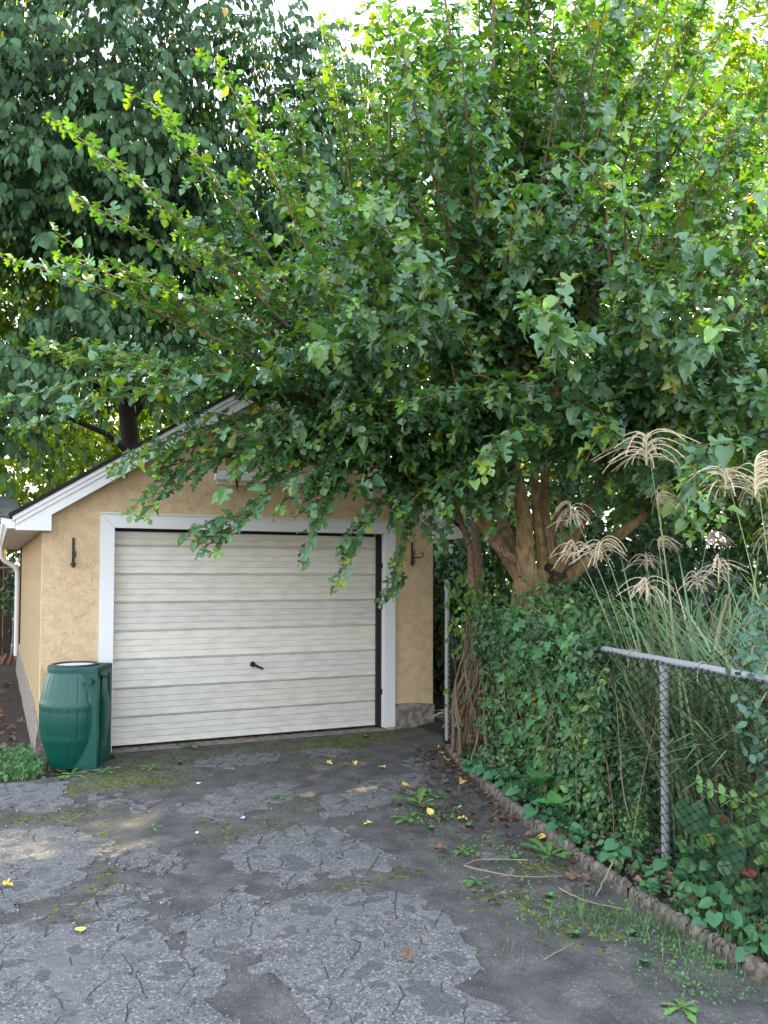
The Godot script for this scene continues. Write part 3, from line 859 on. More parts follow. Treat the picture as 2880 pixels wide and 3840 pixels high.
func make_ground() -> void:
	# soil as far as the eye goes, uneven near by
	var n := FastNoiseLite.new()
	n.seed = 5
	n.frequency = 0.9
	var xs := [-150.0, -40.0, -14.0]
	for i in 70: xs.append(-9.0 + i * 0.3)
	xs.append_array([16.0, 40.0, 150.0])
	var zs := [-150.0, -60.0, -25.0]
	for i in 70: zs.append(-13.0 + i * 0.3)
	zs.append_array([16.0, 60.0, 150.0])
	var rows := []
	for z in zs:
		var row := []
		for x in xs:
			var y := -0.03 + 0.035 * n.get_noise_2d(x, z)
			if x > WL - 0.1 and z > -0.1 and x < curb_x(z) + 0.1: y = -0.06
			elif x > curb_x(z): y = 0.0 + 0.05 * n.get_noise_2d(x * 1.3, z) + 0.06 * smoothstep(0.0, 0.6, x - curb_x(z))
			if x < WL and z > 0.9: y = -0.06
			row.append(Vector3(x, y, z))
		rows.append(row)
	var b := MB.new()
	b.sheet(rows, false, Vector3.ZERO, Vector3.UP)
	var g := obj("ground", b.done(), M.soil)
	tag(g, "brown soil around the garage and under the shrubs", "", "", "structure")
	# the drive: a low, rough layer with what is left of the old surface lying on it
	var drive := Node3D.new()
	drive.name = "driveway"
	add_child(drive, true)
	tag(drive, "cracked grey asphalt drive in front of the garage door", "", "", "structure")
	var poly := PackedVector2Array([Vector2(-7, 12), Vector2(-7, 0.95), Vector2(-0.7, 0.86), Vector2(-0.45, 0.8), Vector2(0.0, 0.3), Vector2(0.0, 0.075), Vector2(2.82, 0.075), Vector2(3.38, 0.02), Vector2(3.3, 0.4)])
	for i in range(CURB.size() - 1, -1, -1): poly.append(CURB[i])
	poly.append(Vector2(1.84, 12))
	var t := Geometry2D.triangulate_polygon(poly)
	b = MB.new()
	for p in poly: b.vert(Vector3(p.x, -0.007, p.y), Vector3.UP)
	for k in range(0, t.size(), 3): b.tri_i(t[k], t[k + 1], t[k + 2])
	obj("asphalt_base", b.done(), M.asphalt_low, drive)
	worn_dark = M.asphalt_worn.duplicate()
	worn_dark.albedo_color = Color(0.975, 0.975, 0.975)
	worn_pale = M.asphalt_worn.duplicate()
	worn_pale.albedo_color = Color(1.0, 0.995, 0.985)
	# [outline, size of the pieces it has broken into, width of the cracks]
	var islands := [
		[PackedVector2Array([Vector2(-2.4, 2.2), Vector2(-0.96, 2.13), Vector2(-0.62, 2.26), Vector2(-0.41, 2.48), Vector2(-0.37, 2.90), Vector2(-0.51, 3.23), Vector2(-0.63, 3.48), Vector2(-0.84, 3.67), Vector2(-0.96, 3.61), Vector2(-2.4, 3.7)]), 0.9, 0.012],
		[PackedVector2Array([Vector2(-2.4, 1.0), Vector2(-0.95, 0.9), Vector2(-0.48, 1.06), Vector2(-0.46, 1.46), Vector2(-0.50, 1.79), Vector2(-0.63, 1.95), Vector2(-0.95, 1.65), Vector2(-2.4, 1.8)]), 0.8, 0.012],
		[PackedVector2Array([Vector2(-0.44, 1.58), Vector2(-0.21, 1.43), Vector2(-0.03, 1.62), Vector2(-0.14, 1.95), Vector2(-0.36, 1.92), Vector2(-0.44, 1.82)]), 0.25, 0.01],
		[PackedVector2Array([Vector2(-0.19, 2.00), Vector2(-0.03, 1.84), Vector2(0.27, 1.89), Vector2(0.39, 2.13), Vector2(0.22, 2.27), Vector2(-0.11, 2.20)]), 0.2, 0.02],
		[PackedVector2Array([Vector2(0.20, 2.24), Vector2(0.44, 1.87), Vector2(0.78, 1.67), Vector2(1.21, 1.80), Vector2(1.16, 2.04), Vector2(0.86, 2.40), Vector2(0.54, 2.57), Vector2(0.32, 2.44)]), 0.55, 0.008],
		[PackedVector2Array([Vector2(0.22, 3.22), Vector2(0.36, 3.04), Vector2(0.58, 2.88), Vector2(0.89, 2.91), Vector2(1.11, 3.06), Vector2(1.03, 3.29), Vector2(1.17, 3.55), Vector2(1.15, 3.77), Vector2(0.99, 3.95), Vector2(0.81, 3.91), Vector2(0.61, 3.93), Vector2(0.43, 3.92), Vector2(0.35, 3.66), Vector2(0.25, 3.45)]), 0.42, 0.01],
		[PackedVector2Array([Vector2(1.25, 2.31), Vector2(1.57, 2.07), Vector2(2.09, 1.92), Vector2(2.39, 1.93), Vector2(2.23, 2.29), Vector2(1.79, 2.55), Vector2(1.34, 2.81), Vector2(1.05, 2.84)]), 0.5, 0.009],
		[PackedVector2Array([Vector2(0.67, 0.68), Vector2(1.09, 0.55), Vector2(1.44, 0.70), Vector2(1.29, 1.06), Vector2(0.85, 1.15), Vector2(0.58, 0.93)]), 0.4, 0.02],
		[PackedVector2Array([Vector2(-2.4, 3.85), Vector2(-0.96, 3.75), Vector2(-0.84, 3.75), Vector2(-0.73, 3.97), Vector2(-0.56, 3.98), Vector2(-0.31, 4.14), Vector2(-0.18, 4.25), Vector2(-0.08, 4.56), Vector2(-0.11, 4.78), Vector2(-0.25, 5.11), Vector2(-0.3, 6.4), Vector2(-2.4, 6.4)]), 0.40, 0.008],
		[PackedVector2Array([Vector2(-0.27, 4.08), Vector2(-0.13, 4.03), Vector2(0.05, 3.98), Vector2(0.11, 3.83), Vector2(0.25, 3.86), Vector2(0.23, 4.07), Vector2(0.43, 4.06), Vector2(0.65, 4.08), Vector2(0.97, 4.27), Vector2(1.02, 4.50), Vector2(1.03, 4.74), Vector2(0.90, 5.01), Vector2(0.79, 5.27), Vector2(0.62, 6.4), Vector2(-0.02, 6.4), Vector2(0.10, 4.96), Vector2(0.02, 4.79), Vector2(-0.07, 4.51), Vector2(-0.17, 4.24)]), 0.38, 0.006],
		[PackedVector2Array([Vector2(-0.48, 3.02), Vector2(-0.34, 2.78), Vector2(-0.18, 2.89), Vector2(0.01, 3.07), Vector2(0.08, 3.24), Vector2(-0.02, 3.45), Vector2(-0.19, 3.45), Vector2(-0.35, 3.30)]), 0.15, 0.016],
		[PackedVector2Array([Vector2(-0.56, 3.94), Vector2(-0.69, 3.71), Vector2(-0.57, 3.61), Vector2(-0.43, 3.57), Vector2(-0.28, 3.53), Vector2(-0.12, 3.74), Vector2(-0.09, 3.93), Vector2(-0.29, 4.03), Vector2(-0.44, 4.03)]), 0.17, 0.014],
		[PackedVector2Array([Vector2(1.38, 4.85), Vector2(1.50, 4.83), Vector2(1.52, 4.94), Vector2(1.42, 4.98), Vector2(1.37, 4.94)]), 1.0, 0.01],
		[PackedVector2Array([Vector2(1.59, 4.18), Vector2(1.69, 4.18), Vector2(1.68, 4.30), Vector2(1.56, 4.31)]), 1.0, 0.01],
		[PackedVector2Array([Vector2(1.60, 3.93), Vector2(1.75, 3.89), Vector2(1.82, 3.99), Vector2(1.68, 4.05)]), 1.0, 0.01],
		[PackedVector2Array([Vector2(1.59, 0.66), Vector2(1.97, 0.65), Vector2(2.06, 0.91), Vector2(1.69, 1.14)]), 0.3, 0.02],
		[PackedVector2Array([Vector2(2.30, 1.42), Vector2(2.6, 1.39), Vector2(2.56, 1.64), Vector2(2.25, 1.79)]), 0.4, 0.01],
	]
	var wob := FastNoiseLite.new()
	wob.seed = 9
	wob.frequency = 5.0
	wob.fractal_octaves = 5
	wob.fractal_gain = 0.62
	for isl in islands:
		var out: PackedVector2Array = refine(isl[0], 0.045)
		for i in out.size(): out[i] = wobble(out[i], 0.17, wob)
		var lo := out[0]
		var hi := out[0]
		for p in out:
			lo = lo.min(p); hi = hi.max(p)
		var cell: float = isl[1]
		var seeds: Array[Vector2] = []
		for k in 700:
			var p := Vector2(rf(lo.x, hi.x), rf(lo.y, hi.y))
			var edge := 9.0
			for e in out.size(): edge = minf(edge, p.distance_to(Geometry2D.get_closest_point_to_segment(p, out[e], out[(e + 1) % out.size()])))
			var mind := cell * rf(0.45, 1.0) * lerpf(0.32, 1.0, clampf(edge / 0.22, 0.0, 1.0))
			var good := true
			for q in seeds:
				if q.distance_to(p) < mind:
					good = false
					break
			if good: seeds.append(p)
		for p in seeds:
			var cellp := PackedVector2Array([p + Vector2(-3, -3), p + Vector2(3, -3), p + Vector2(3, 3), p + Vector2(-3, 3)])
			for q in seeds:
				if q != p and q.distance_to(p) < cell * 5.0: cellp = clip_half(cellp, (p + q) * 0.5, q - p)
			if cellp.size() < 3: continue
			cellp = refine(cellp, 0.05)
			for i in cellp.size(): cellp[i] = wobble(cellp[i], 0.14, wob)
			for piece in Geometry2D.intersect_polygons(cellp, out):
				if absf(area_of(piece)) < 0.012 and rng.randf() < 0.3: continue
				for q in Geometry2D.offset_polygon(piece, -isl[2] * rf(0.14, 0.46), Geometry2D.JOIN_ROUND):
					slab(q, drive)

func area_of(q: PackedVector2Array) -> float:
	var a := 0.0
	for i in q.size(): a += q[i].cross(q[(i + 1) % q.size()])
	return a * 0.5

var crumbs: Array[Vector3] = []
var worn_dark: StandardMaterial3D
var worn_pale: StandardMaterial3D

func slab(q: PackedVector2Array, parent: Node3D) -> void:
	var area := 0.0
	for i in q.size(): area += q[i].cross(q[(i + 1) % q.size()])
	if absf(area) < 0.0025: return
	# thin out the outline
	var p := PackedVector2Array()
	for i in q.size():
		if p.is_empty() or p[-1].distance_to(q[i]) > 0.022: p.append(q[i])
	if p.size() < 4: return
	var t := Geometry2D.triangulate_polygon(p)
	if t.is_empty(): return
	var s := signf(area)
	var top := rf(-0.002, 0.0015)
	var b := MB.new()
	var inner := PackedVector2Array()
	for i in p.size():
		var e := p[(i + 1) % p.size()] - p[(i - 1 + p.size()) % p.size()]
		inner.append(p[i] + Vector2(-e.y, e.x).normalized() * s * 0.0035)
	for v in inner: b.vert(Vector3(v.x, top, v.y), Vector3.UP)
	for k in range(0, t.size(), 3): b.tri_i(t[k], t[k + 1], t[k + 2])
	var first := b.v.size()
	for i in p.size():
		var o := (p[i] - inner[i]).normalized()
		var nn := Vector3(o.x, 0.9, o.y).normalized()
		b.vert(Vector3(inner[i].x, top, inner[i].y), nn)
		b.vert(Vector3(p[i].x, -0.0085, p[i].y), nn)
	var m := p.size()
	for i in m:
		var a := first + i * 2
		var c := first + ((i + 1) % m) * 2
		b.tri_i(a, a + 1, c + 1)
		b.tri_i(a, c + 1, c)
	obj("asphalt_piece", b.done(), [M.asphalt_worn, worn_dark, worn_pale][rng.randi() % 3], parent)
	for v in p:
		for k in 3:
			if rng.randf() < 0.9: crumbs.append(Vector3(v.x + rng.randfn(0, 0.02), -0.005, v.y + rng.randfn(0, 0.02)))

func make_crumbs() -> void:
	var b := MB.new()
	var ico := []
	for j in 4:
		var row := []
		for i in 6:
			var a := TAU * i / 6.0
			var e := PI * j / 3.0
			row.append(Vector3(sin(e) * cos(a) * (1.0 + 0.25 * sin(i * 5.0)), cos(e) * 0.7, sin(e) * sin(a)) + Vector3(0.0001 * i, 0, 0))
		ico.append(row)
	b.sheet(ico, true, Vector3.ZERO)
	var where := []
	var tint := []
	for c in crumbs:
		where.append(Transform3D(Basis(rand_dir(), rf(0, TAU)) * (0.0015 + 0.006 * pow(rng.randf(), 3.0)), c))
		tint.append(shade(0.11, 0.105, 0.10, 0.5) if rng.randf() > 0.12 else shade(0.35, 0.33, 0.30, 0.3))
	for i in 1500:
		where.append(Transform3D(Basis(rand_dir(), rf(0, TAU)) * (0.001 + 0.005 * pow(rng.randf(), 4.0)), Vector3(rf(-2.0, 2.0), -0.004, rf(0.4, 6.2))))
		tint.append(shade(0.2, 0.19, 0.17, 0.6))
	var st := mat("crumb", Color.WHITE, 0.95)
	st.vertex_color_use_as_albedo = true
	tag(scatter("asphalt_crumbs", b.done(), st, where, tint, null), "loose asphalt crumbs and grit along the cracks", "grit", "", "stuff")

func make_edging() -> void:
	var t := thing("garden_edging", "row of grey scalloped concrete edging stones along the drive", "edging", Vector3(CURB[3].x, 0, CURB[3].y))
	# walk along the line; a stone is five lobes long
	var pts: Array[Vector2] = []
	for i in CURB.size() - 1:
		var m := int(CURB[i].distance_to(CURB[i + 1]) / 0.02)
		for k in m: pts.append(CURB[i].lerp(CURB[i + 1], float(k) / m))
	var per := 30
	var lobe := 6
	var i := 0
	while i + per < pts.size():
		var b := MB.new()
		var rows := []
		var sink := rf(-0.012, 0.012)
		var lean := rf(-0.012, 0.012)
		for k in per * 2 - 1:
			var f := i + k * 0.5
			var c := pts[int(f)].lerp(pts[mini(int(f) + 1, pts.size() - 1)], f - int(f))
			var d := (pts[mini(int(f) + 2, pts.size() - 1)] - pts[maxi(int(f) - 1, 0)]).normalized()
			var side := Vector2(-d.y, d.x)
			var u := fposmod(k * 0.5, lobe) / lobe * 2.0 - 1.0
			var bulge := sqrt(maxf(0.0, 1.0 - u * u))
			var hw := 0.019 + 0.012 * bulge
			var h := 0.054 + 0.018 * bulge + sink + 0.006 * sin(k * 1.3)
			if k == 0 or k == per * 2 - 2:
				hw *= 0.7
				h -= 0.012
			var row := []
			for q in [[-1.05, -0.06], [-1.0, 0.55], [-0.92, 0.8], [-0.6, 0.95], [0.0, 1.0], [0.6, 0.95], [0.92, 0.8], [1.0, 0.55], [1.05, -0.06]]:
				var x: float = q[0] * hw + lean * q[1]
				var y: float = h * q[1] + 0.003 * sin(k * 2.7 + q[0] * 5.0) if q[1] > 0 else -0.06
				row.append(Vector3(c.x + side.x * x, y, c.y + side.y * x) - t.position)
			rows.append(row)
		var mid: Vector3 = rows[rows.size() / 2][4] - Vector3(0, 0.06, 0)
		b.sheet(rows, false, mid)
		obj("edging_stone", b.done(), M.edging_concrete, t)
		i += per

# ---------------------------------------------------------------- fences
func make_fence() -> void:
	var p0 := Vector3(3.165, 0, 0.76)
	var p1 := Vector3(2.05, 0, 6.2)
	var t := thing("chain_link_fence", "chain link fence with black wire and galvanised posts along the bed", "fence", Vector3(2.4, 0, 4.6))
	var along := (p1 - p0).normalized()
	var side := Vector3(along.z, 0, -along.x)
	var L := p0.distance_to(p1)
	# posts: a tall end post at the garage, two line posts
	var b := MB.new()
	var o := t.position
	var q := p0 - o
	b.tube([q + Vector3(0, -0.1, 0), q + Vector3(0, 1.5, 0)], [0.026, 0.026], 12)
	b.tube([q + Vector3(0, 1.5, 0), q + Vector3(0, 1.53, 0), q + Vector3(0, 1.57, 0), q + Vector3(0, 1.61, 0)], [0.034, 0.034, 0.026, 0.004], 12)
	for y in [0.55, 1.02, 1.36]: b.tube([q + Vector3(0, y, 0), q + Vector3(0, y + 0.022, 0)], [0.03, 0.03], 12)
	obj("post", b.done(), M.galvanised, t)
	for s in [Vector3(2.955, 0, 1.9), Vector3(2.39, 0, 4.6)]:
		b = MB.new()
		q = s - o + side * 0.03
		b.tube([q + Vector3(0, -0.1, 0), q + Vector3(0, 1.17, 0)], [0.024, 0.024], 14)
		b.tube([q + Vector3(0, 1.13, 0), q + Vector3(0, 1.175, 0)], [0.028, 0.028], 14)
		obj("post", b.done(), M.galvanised, t)
	b = MB.new()
	b.tube([p0.lerp(p1, 0.24) - o + side * 0.03 + Vector3(0, 1.19, 0), p1 - o + side * 0.03 + Vector3(0, 1.185, 0)], [0.021, 0.021], 12)
	obj("top_rail", b.done(), M.galvanised, t)
	# wires: one zigzag, bent over its neighbour, set again and again along the fence
	var pitch := 0.052
	var bs := Basis(along, Vector3.UP, along.cross(Vector3.UP))
	var meshes := []
	for ph in 2:
		b = MB.new()
		var path := []
		var hgt := 1.176
		var m := int(hgt / (pitch * 0.5))
		for k in m + 1:
			var x := pitch * 0.5 * (1 if (k + ph) % 2 else -1)
			var y := hgt - k * pitch * 0.5
			path.append(Vector3(x * 0.86, y + 0.004, 0.005))
			path.append(Vector3(x * 1.02, y, 0.0))
			path.append(Vector3(x * 0.86, y - 0.004, -0.005))
		var r := []
		for k in path.size(): r.append(0.0024)
		b.tube(path, r, 4)
		for k in 3: b.tube([Vector3(-0.004 * k, hgt, 0), Vector3(0.006 - 0.007 * k, hgt + 0.018, 0.003 * (k - 1))], [0.0024, 0.002], 4)
		meshes.append(b.done())
	var count := int(L / pitch)
	for i in count:
		var w := obj("wire", meshes[i % 2], M.vinyl_wire, t)
		w.transform = Transform3D(bs, p0 - o + along * (pitch * (i + 0.6)) + Vector3(0, -0.01 + 0.006 * sin(i * 0.7), 0) - side * 0.004)
	# wire ties over the rail
	for z in [5.55, 4.97, 4.28, 3.6, 3.0, 2.4]:
		var u: float = (z - p0.z) / along.z
		q = p0 - o + along * u
		b = MB.new()
		var c := []
		for k in 13:
			var a := -0.6 + PI * 1.25 * k / 12.0
			c.append(q + side * (0.03 - 0.027 * cos(a)) + Vector3(0, 1.19 + 0.027 * sin(a), 0) + along * 0.012 * (k / 12.0 - 0.5))
		c.push_front(c[0] + Vector3(0, -0.06, 0) - side * 0.01 + along * 0.01)
		b.tube(c, taper(c.size() - 1, 0.0032, 0.0032), 5)
		obj("tie", b.done(), M.galvanised, t)
	for y in [0.32, 0.9]:
		b = MB.new()
		q = Vector3(2.39, y, 4.6) - o
		var c := []
		for k in 12:
			var a := TAU * 0.8 * k / 11.0
			c.append(q + side * 0.03 + Vector3(cos(a) * 0.029, 0.01 * k / 11.0, sin(a) * 0.029))
		b.tube(c, taper(11, 0.003, 0.003), 5)
		obj("tie", b.done(), M.galvanised, t)

func make_far_left() -> void:
	# the pipe frame of a gate, behind the garage's left corner
	var t := thing("pipe_gate", "old rusty pipe gate frame behind the garage rear corner", "gate", Vector3(-0.8, 0, -9.3))
	var b := MB.new()
	b.tube([Vector3(-0.95, -0.05, 0), Vector3(-0.95, 1.55, 0), Vector3(-0.9, 1.64, 0), Vector3(-0.8, 1.68, 0), Vector3(0.05, 1.75, 0), Vector3(0.135, 1.72, 0), Vector3(0.17, 1.62, 0), Vector3(0.13, 0.6, 0), Vector3(0.1, -0.05, 0)], [0.025, 0.025, 0.025, 0.025, 0.025, 0.025, 0.026, 0.026, 0.026], 8)
	obj("frame", b.done(), M.old_pipe, t)
	for y in [1.42, 1.15, 0.75, 0.25]:
		b = MB.new()
		b.tube([Vector3(0.11 + y * 0.03, y, 0.0), Vector3(0.11 + y * 0.03, y + 0.04, 0.0)], [0.04, 0.04], 8)
		obj("clamp", b.done(), M.galvanised, t)
	b = MB.new()
	for i in 18:
		var c := []
		for k in 52: c.append(Vector3(-0.92 + i * 0.06 + (0.028 if k % 2 else -0.028), 0.05 + k * 0.03, 0.004 * (k % 2)))
		b.tube(c, taper(51, 0.002, 0.002), 3, false)
	obj("wire_mesh", b.done(), M.old_pipe, t, "stuff")
	# upright boards of a fence further back
	var f := thing("board_fence", "brown weathered board fence behind the pipe gate", "fence", Vector3(-1.4, 0, -10.6))
	for i in 9:
		var o := obj("board", mbox(Vector3(-0.075, -0.05, -0.01), Vector3(0.075, 1.95 + 0.04 * sin(i * 3.0), 0.012)), M.brown_board, f)
		o.position = Vector3(-0.62 + i * 0.155, 0, 0.01 * sin(i * 5.0))
	var h := thing("neighbour_house", "yellow and cream neighbour house with grey shingle roof behind the fence", "house", Vector3(-3.4, 0, -15.5))
	obj("wall", mbox(Vector3(-4, -0.1, -6), Vector3(2.64, 2.75, 0)), M.yellow_wall, h)
	obj("gable_wall", mbox(Vector3(-4, 2.752, -6), Vector3(2.64, 3.0, 0.02)), M.cream_wall, h)
	obj("eave_board", mbox(Vector3(-4.1, 2.95, 0.021), Vector3(2.82, 3.1, 0.16)), M.white_paint, h)
	var shingles := mbox(Vector3(-4.2, -0.02, -0.14), Vector3(2.92, 0.02, 0.14))
	for i in 6:
		var o := obj("shingle_course", shingles, M.house_roof, h)
		o.transform = Transform3D(Basis(Vector3(1, 0, 0), 0.42), Vector3(0, 3.14 + i * 0.1, 0.1 - i * 0.24))
	# a small heap of bricks at the foot of the gate
	var k := 0
	for q in [[Vector3(-0.83, 0.02, -8.4), 0.4, 1.15, "leaning brick nearest the pipe gate's foot"], [Vector3(-0.735, 0.02, -8.35), 0.5, 1.2, "leaning brick beside the garage's rear corner"], [Vector3(-1.02, 0.02, -8.55), -0.3, 0.2, "flat brick on the soil left of the leaning bricks"]]:
		b = MB.new()
		b.bar(Vector3(-0.1, 0, 0), Vector3(0.1, 0, 0), 0.09, 0.06, Vector3.UP, 0.005)
		var o := obj("brick", b.done(), M.brick)
		o.transform = Transform3D(Basis(Vector3.UP, q[1]) * Basis(Vector3(0, 0, 1), q[2]), q[0] + Vector3(0, 0.07, 0))
		tag(o, q[3], "brick", "loose bricks behind the garage")
		k += 1

# ---------------------------------------------------------------- trees
func make_mulberry() -> void:
	var t := thing("mulberry_tree", "pollarded mulberry tree with lobed leaves arching over the garage front", "tree", Vector3(3.18, 0, 2.25))
	var o := t.position
	var b := MB.new()
	b.tube([Vector3(0.06, -0.1, 0), Vector3(0.04, 0.4, 0.0), Vector3(0.02, 0.9, 0.01), Vector3(0.0, 1.25, 0.01), Vector3(0.0, 1.42, 0.01), Vector3(0.03, 1.55, 0), Vector3(0.06, 1.66, 0), Vector3(0.08, 1.72, 0)], [0.23, 0.19, 0.18, 0.19, 0.205, 0.21, 0.19, 0.10], 18, true, 0.04, 3)
	obj("trunk", b.done(), M.bark_mulberry, t)
	# the torn hollow where a limb broke off
	b = MB.new()
	b.tube([Vector3(0.07, 1.33, 0.19), Vector3(0.09, 1.45, 0.20), Vector3(0.10, 1.56, 0.185), Vector3(0.09, 1.66, 0.16), Vector3(0.03, 1.75, 0.14)], [0.03, 0.10, 0.115, 0.085, 0.02], 12, true, 0.25, 5)
	obj("torn_stub", b.done(), M.torn_wood, t)
	var limbs := [
		[[Vector3(-0.08, 1.38, 0.10), Vector3(-0.15, 1.62, 0.14), Vector3(-0.185, 1.85, 0.14), Vector3(-0.17, 2.1, 0.12), Vector3(-0.20, 2.4, 0.08), Vector3(-0.30, 2.8, 0.05), Vector3(-0.35, 3.2, 0.0)], 0.10, 0.04, "bark_mulberry"],
		[[Vector3(-0.05, 1.55, -0.02), Vector3(-0.2, 1.85, -0.12), Vector3(-0.4, 2.2, -0.3), Vector3(-0.65, 2.55, -0.5), Vector3(-1.1, 2.9, -0.75)], 0.075, 0.035, "bark_mulberry"],
		[[Vector3(0.03, 1.55, 0.06), Vector3(0.02, 1.8, 0.1), Vector3(-0.03, 2.1, 0.1), Vector3(-0.02, 2.5, 0.05), Vector3(0.05, 3.0, 0.1)], 0.055, 0.03, "bark_mulberry"],
		[[Vector3(0.10, 1.55, 0.04), Vector3(0.12, 1.8, 0.08), Vector3(0.08, 2.1, 0.06), Vector3(0.12, 2.5, 0), Vector3(0.3, 3.0, -0.05)], 0.06, 0.03, "bark_mulberry"],
		[[Vector3(0.17, 1.5, 0.06), Vector3(0.24, 1.75, 0.1), Vector3(0.28, 2.02, 0.1)], 0.06, 0.05, "bark_grey"],
		[[Vector3(0.14, 1.55, 0.10), Vector3(0.30, 1.72, 0.25), Vector3(0.5, 1.95, 0.42), Vector3(0.8, 2.2, 0.55), Vector3(1.3, 2.45, 0.7)], 0.065, 0.03, "bark_mulberry"],
		[[Vector3(0.15, 1.6, -0.02), Vector3(0.3, 1.95, -0.1), Vector3(0.45, 2.3, -0.2), Vector3(0.7, 2.8, -0.4)], 0.07, 0.03, "bark_mulberry"],
		[[Vector3(-0.08, 1.68, 0.08), Vector3(-0.22, 1.77, 0.1), Vector3(-0.40, 1.86, 0.1), Vector3(-0.47, 1.93, 0.08)], 0.045, 0.03, "bark_grey"],
		[[Vector3(-0.05, 1.62, 0.12), Vector3(-0.2, 1.66, 0.15), Vector3(-0.27, 1.66, 0.16)], 0.03, 0.02, "bark_grey"],
		[[Vector3(-0.4, 1.55, -0.35), Vector3(-0.42, 1.9, -0.35), Vector3(-0.5, 2.3, -0.5), Vector3(-0.68, 2.7, -0.6)], 0.034, 0.02, "bark_grey"],
		[[Vector3(0.0, 1.6, -0.1), Vector3(0.0, 2.0, -0.4), Vector3(0.05, 2.5, -0.8), Vector3(0.1, 2.9, -1.2)], 0.06, 0.03, "bark_mulberry"],
		[[Vector3(0.1, 1.6, 0.12), Vector3(0.12, 1.95, 0.4), Vector3(0.1, 2.3, 0.7), Vector3(0.05, 2.6, 1.0)], 0.05, 0.025, "bark_mulberry"],
	]
	for l in limbs:
		b = MB.new()
		b.tube(l[0], taper(l[0].size() - 1, l[1], l[2]), 10, true, 0.03, int(l[1] * 900))
		obj("limb", b.done(), M[l[3]], t)
	var heads: Array[Vector3] = []
	for i in [0, 1, 2, 3, 5, 6, 10, 11]: heads.append(o + limbs[i][0][-1])
	for i in [0, 1, 5, 6]: heads.append(o + limbs[i][0][-2])
	# long shoots: first the ones one can follow in the photograph, then those that fill the crown
	var tips: Array[Vector3] = [Vector3(-0.72, 5.49, 0.85), Vector3(0.17, 5.68, 1.05), Vector3(-1.03, 4.22, 0.87), Vector3(-1.07, 2.92, 1.24), Vector3(-0.91, 2.71, 1.53), Vector3(-0.52, 3.33, 1.29), Vector3(-0.06, 2.15, 1.13), Vector3(0.03, 2.11, 1.28), Vector3(0.48, 1.83, 2.02), Vector3(1.44, 1.78, 2.24), Vector3(2.38, 1.47, 1.13), Vector3(-0.27, 4.27, 1.00), Vector3(0.63, 6.05, 1.27), Vector3(1.42, 6.49, 1.65), Vector3(1.27, 3.11, 3.65), Vector3(1.93, 3.39, 3.97), Vector3(2.21, 4.15, 4.35), Vector3(2.63, 3.60, 4.96), Vector3(2.43, 2.50, 4.16), Vector3(2.61, 1.98, 4.89), Vector3(2.90, 1.96, 4.36), Vector3(-0.16, 2.54, 0.99), Vector3(0.14, 2.53, 1.24), Vector3(0.93, 2.15, 2.13), Vector3(1.29, 2.06, 2.08), Vector3(1.98, 2.11, 2.84), Vector3(0.37, 3.74, 2.05), Vector3(-0.08, 2.98, 2.14), Vector3(0.95, 3.14, 3.06), Vector3(0.67, 2.54, 2.03), Vector3(1.94, 2.00, 2.15), Vector3(0.77, 4.11, 2.58), Vector3(1.65, 4.96, 3.68), Vector3(-0.51, 4.81, 0.92), Vector3(2.04, 2.74, 3.77), Vector3(1.31, 2.74, 3.44), Vector3(2.75, 2.46, 3.43), Vector3(3.34, 2.49, 3.48), Vector3(3.88, 2.35, 3.39), Vector3(3.80, 2.46, 3.91), Vector3(4.37, 2.21, 3.61), Vector3(4.07, 2.33, 2.38), Vector3(2.25, 2.52, 2.98), Vector3(2.45, 2.43, 3.29), Vector3(3.35, 2.36, 2.60), Vector3(3.34, 2.70, 4.26), Vector3(2.98, 2.76, 4.10), Vector3(2.30, 2.62, 3.67), Vector3(2.46, 2.38, 1.97), Vector3(2.77, 2.42, 2.44), Vector3(3.29, 2.32, 3.01), Vector3(4.19, 2.22, 2.76), Vector3(2.11, 2.25, 2.13), Vector3(2.22, 2.49, 2.41), Vector3(2.44, 2.36, 2.40), Vector3(1.82, 2.51, 2.56), Vector3(2.33, 2.23, 2.01), Vector3(1.73, 2.34, 2.07), Vector3(1.31, 2.37, 2.10), Vector3(1.47, 2.58, 2.29), Vector3(1.69, 2.69, 2.51), Vector3(1.11, 2.68, 2.02), Vector3(0.85, 2.39, 1.89), Vector3(2.56, 2.24, 2.56), Vector3(2.10, 2.62, 2.91)]
	var jobs := []
	for i in tips.size():
		jobs.append([tips[i], 1.0])
		if i >= 36:
			for k in (4 if i >= 52 else 2): jobs.append([tips[i] + Vector3(rf(-0.25, 0.25), rf(-0.05, 0.3), rf(-0.35, 0.2)), 1.0])
	var tries := 0
	while jobs.size() < 385 and tries < 4000:
		tries += 1
		var el := deg_to_rad(rf(0.0, 82.0))
		var pick := rng.randf()
		if pick < 0.22: el = deg_to_rad(rf(-4.0, 30.0))
		elif pick > 0.62: el = deg_to_rad(rf(42.0, 84.0))
		var az := rf(0, TAU)
		var d := Vector3(cos(el) * cos(az), sin(el), cos(el) * sin(az))
		var len := rf(2.4, 4.3) + 1.1 * sin(el)
		var to_eye := d.dot(Vector3(-0.55, 0, 0.83))
		if to_eye > 0.35: len = minf(len, rf(1.7, 2.6) + 1.6 * sin(el))
		if d.x > 0.3: len = minf(len, 4.2)
		if d.z < -0.5: len = minf(len, 3.8)
		var tip := o + Vector3(0.0, 2.2, 0.0) + d * len
		var q := seen_at(tip)
		if q.x > 0.62 and q.y > 0.48 and q.z > 3.0: continue
		if q.x <= 0.62 and q.y > 0.36: continue
		if q.x < 0.42 and q.y < 0.05: continue
		if q.x < 0.28 and q.y < 0.13: continue
		if tip.z < 0.2 and tip.y < 3.3 and tip.x < 3.7: continue
		jobs.append([tip, 0.0])
	var list := []
	var made := 0
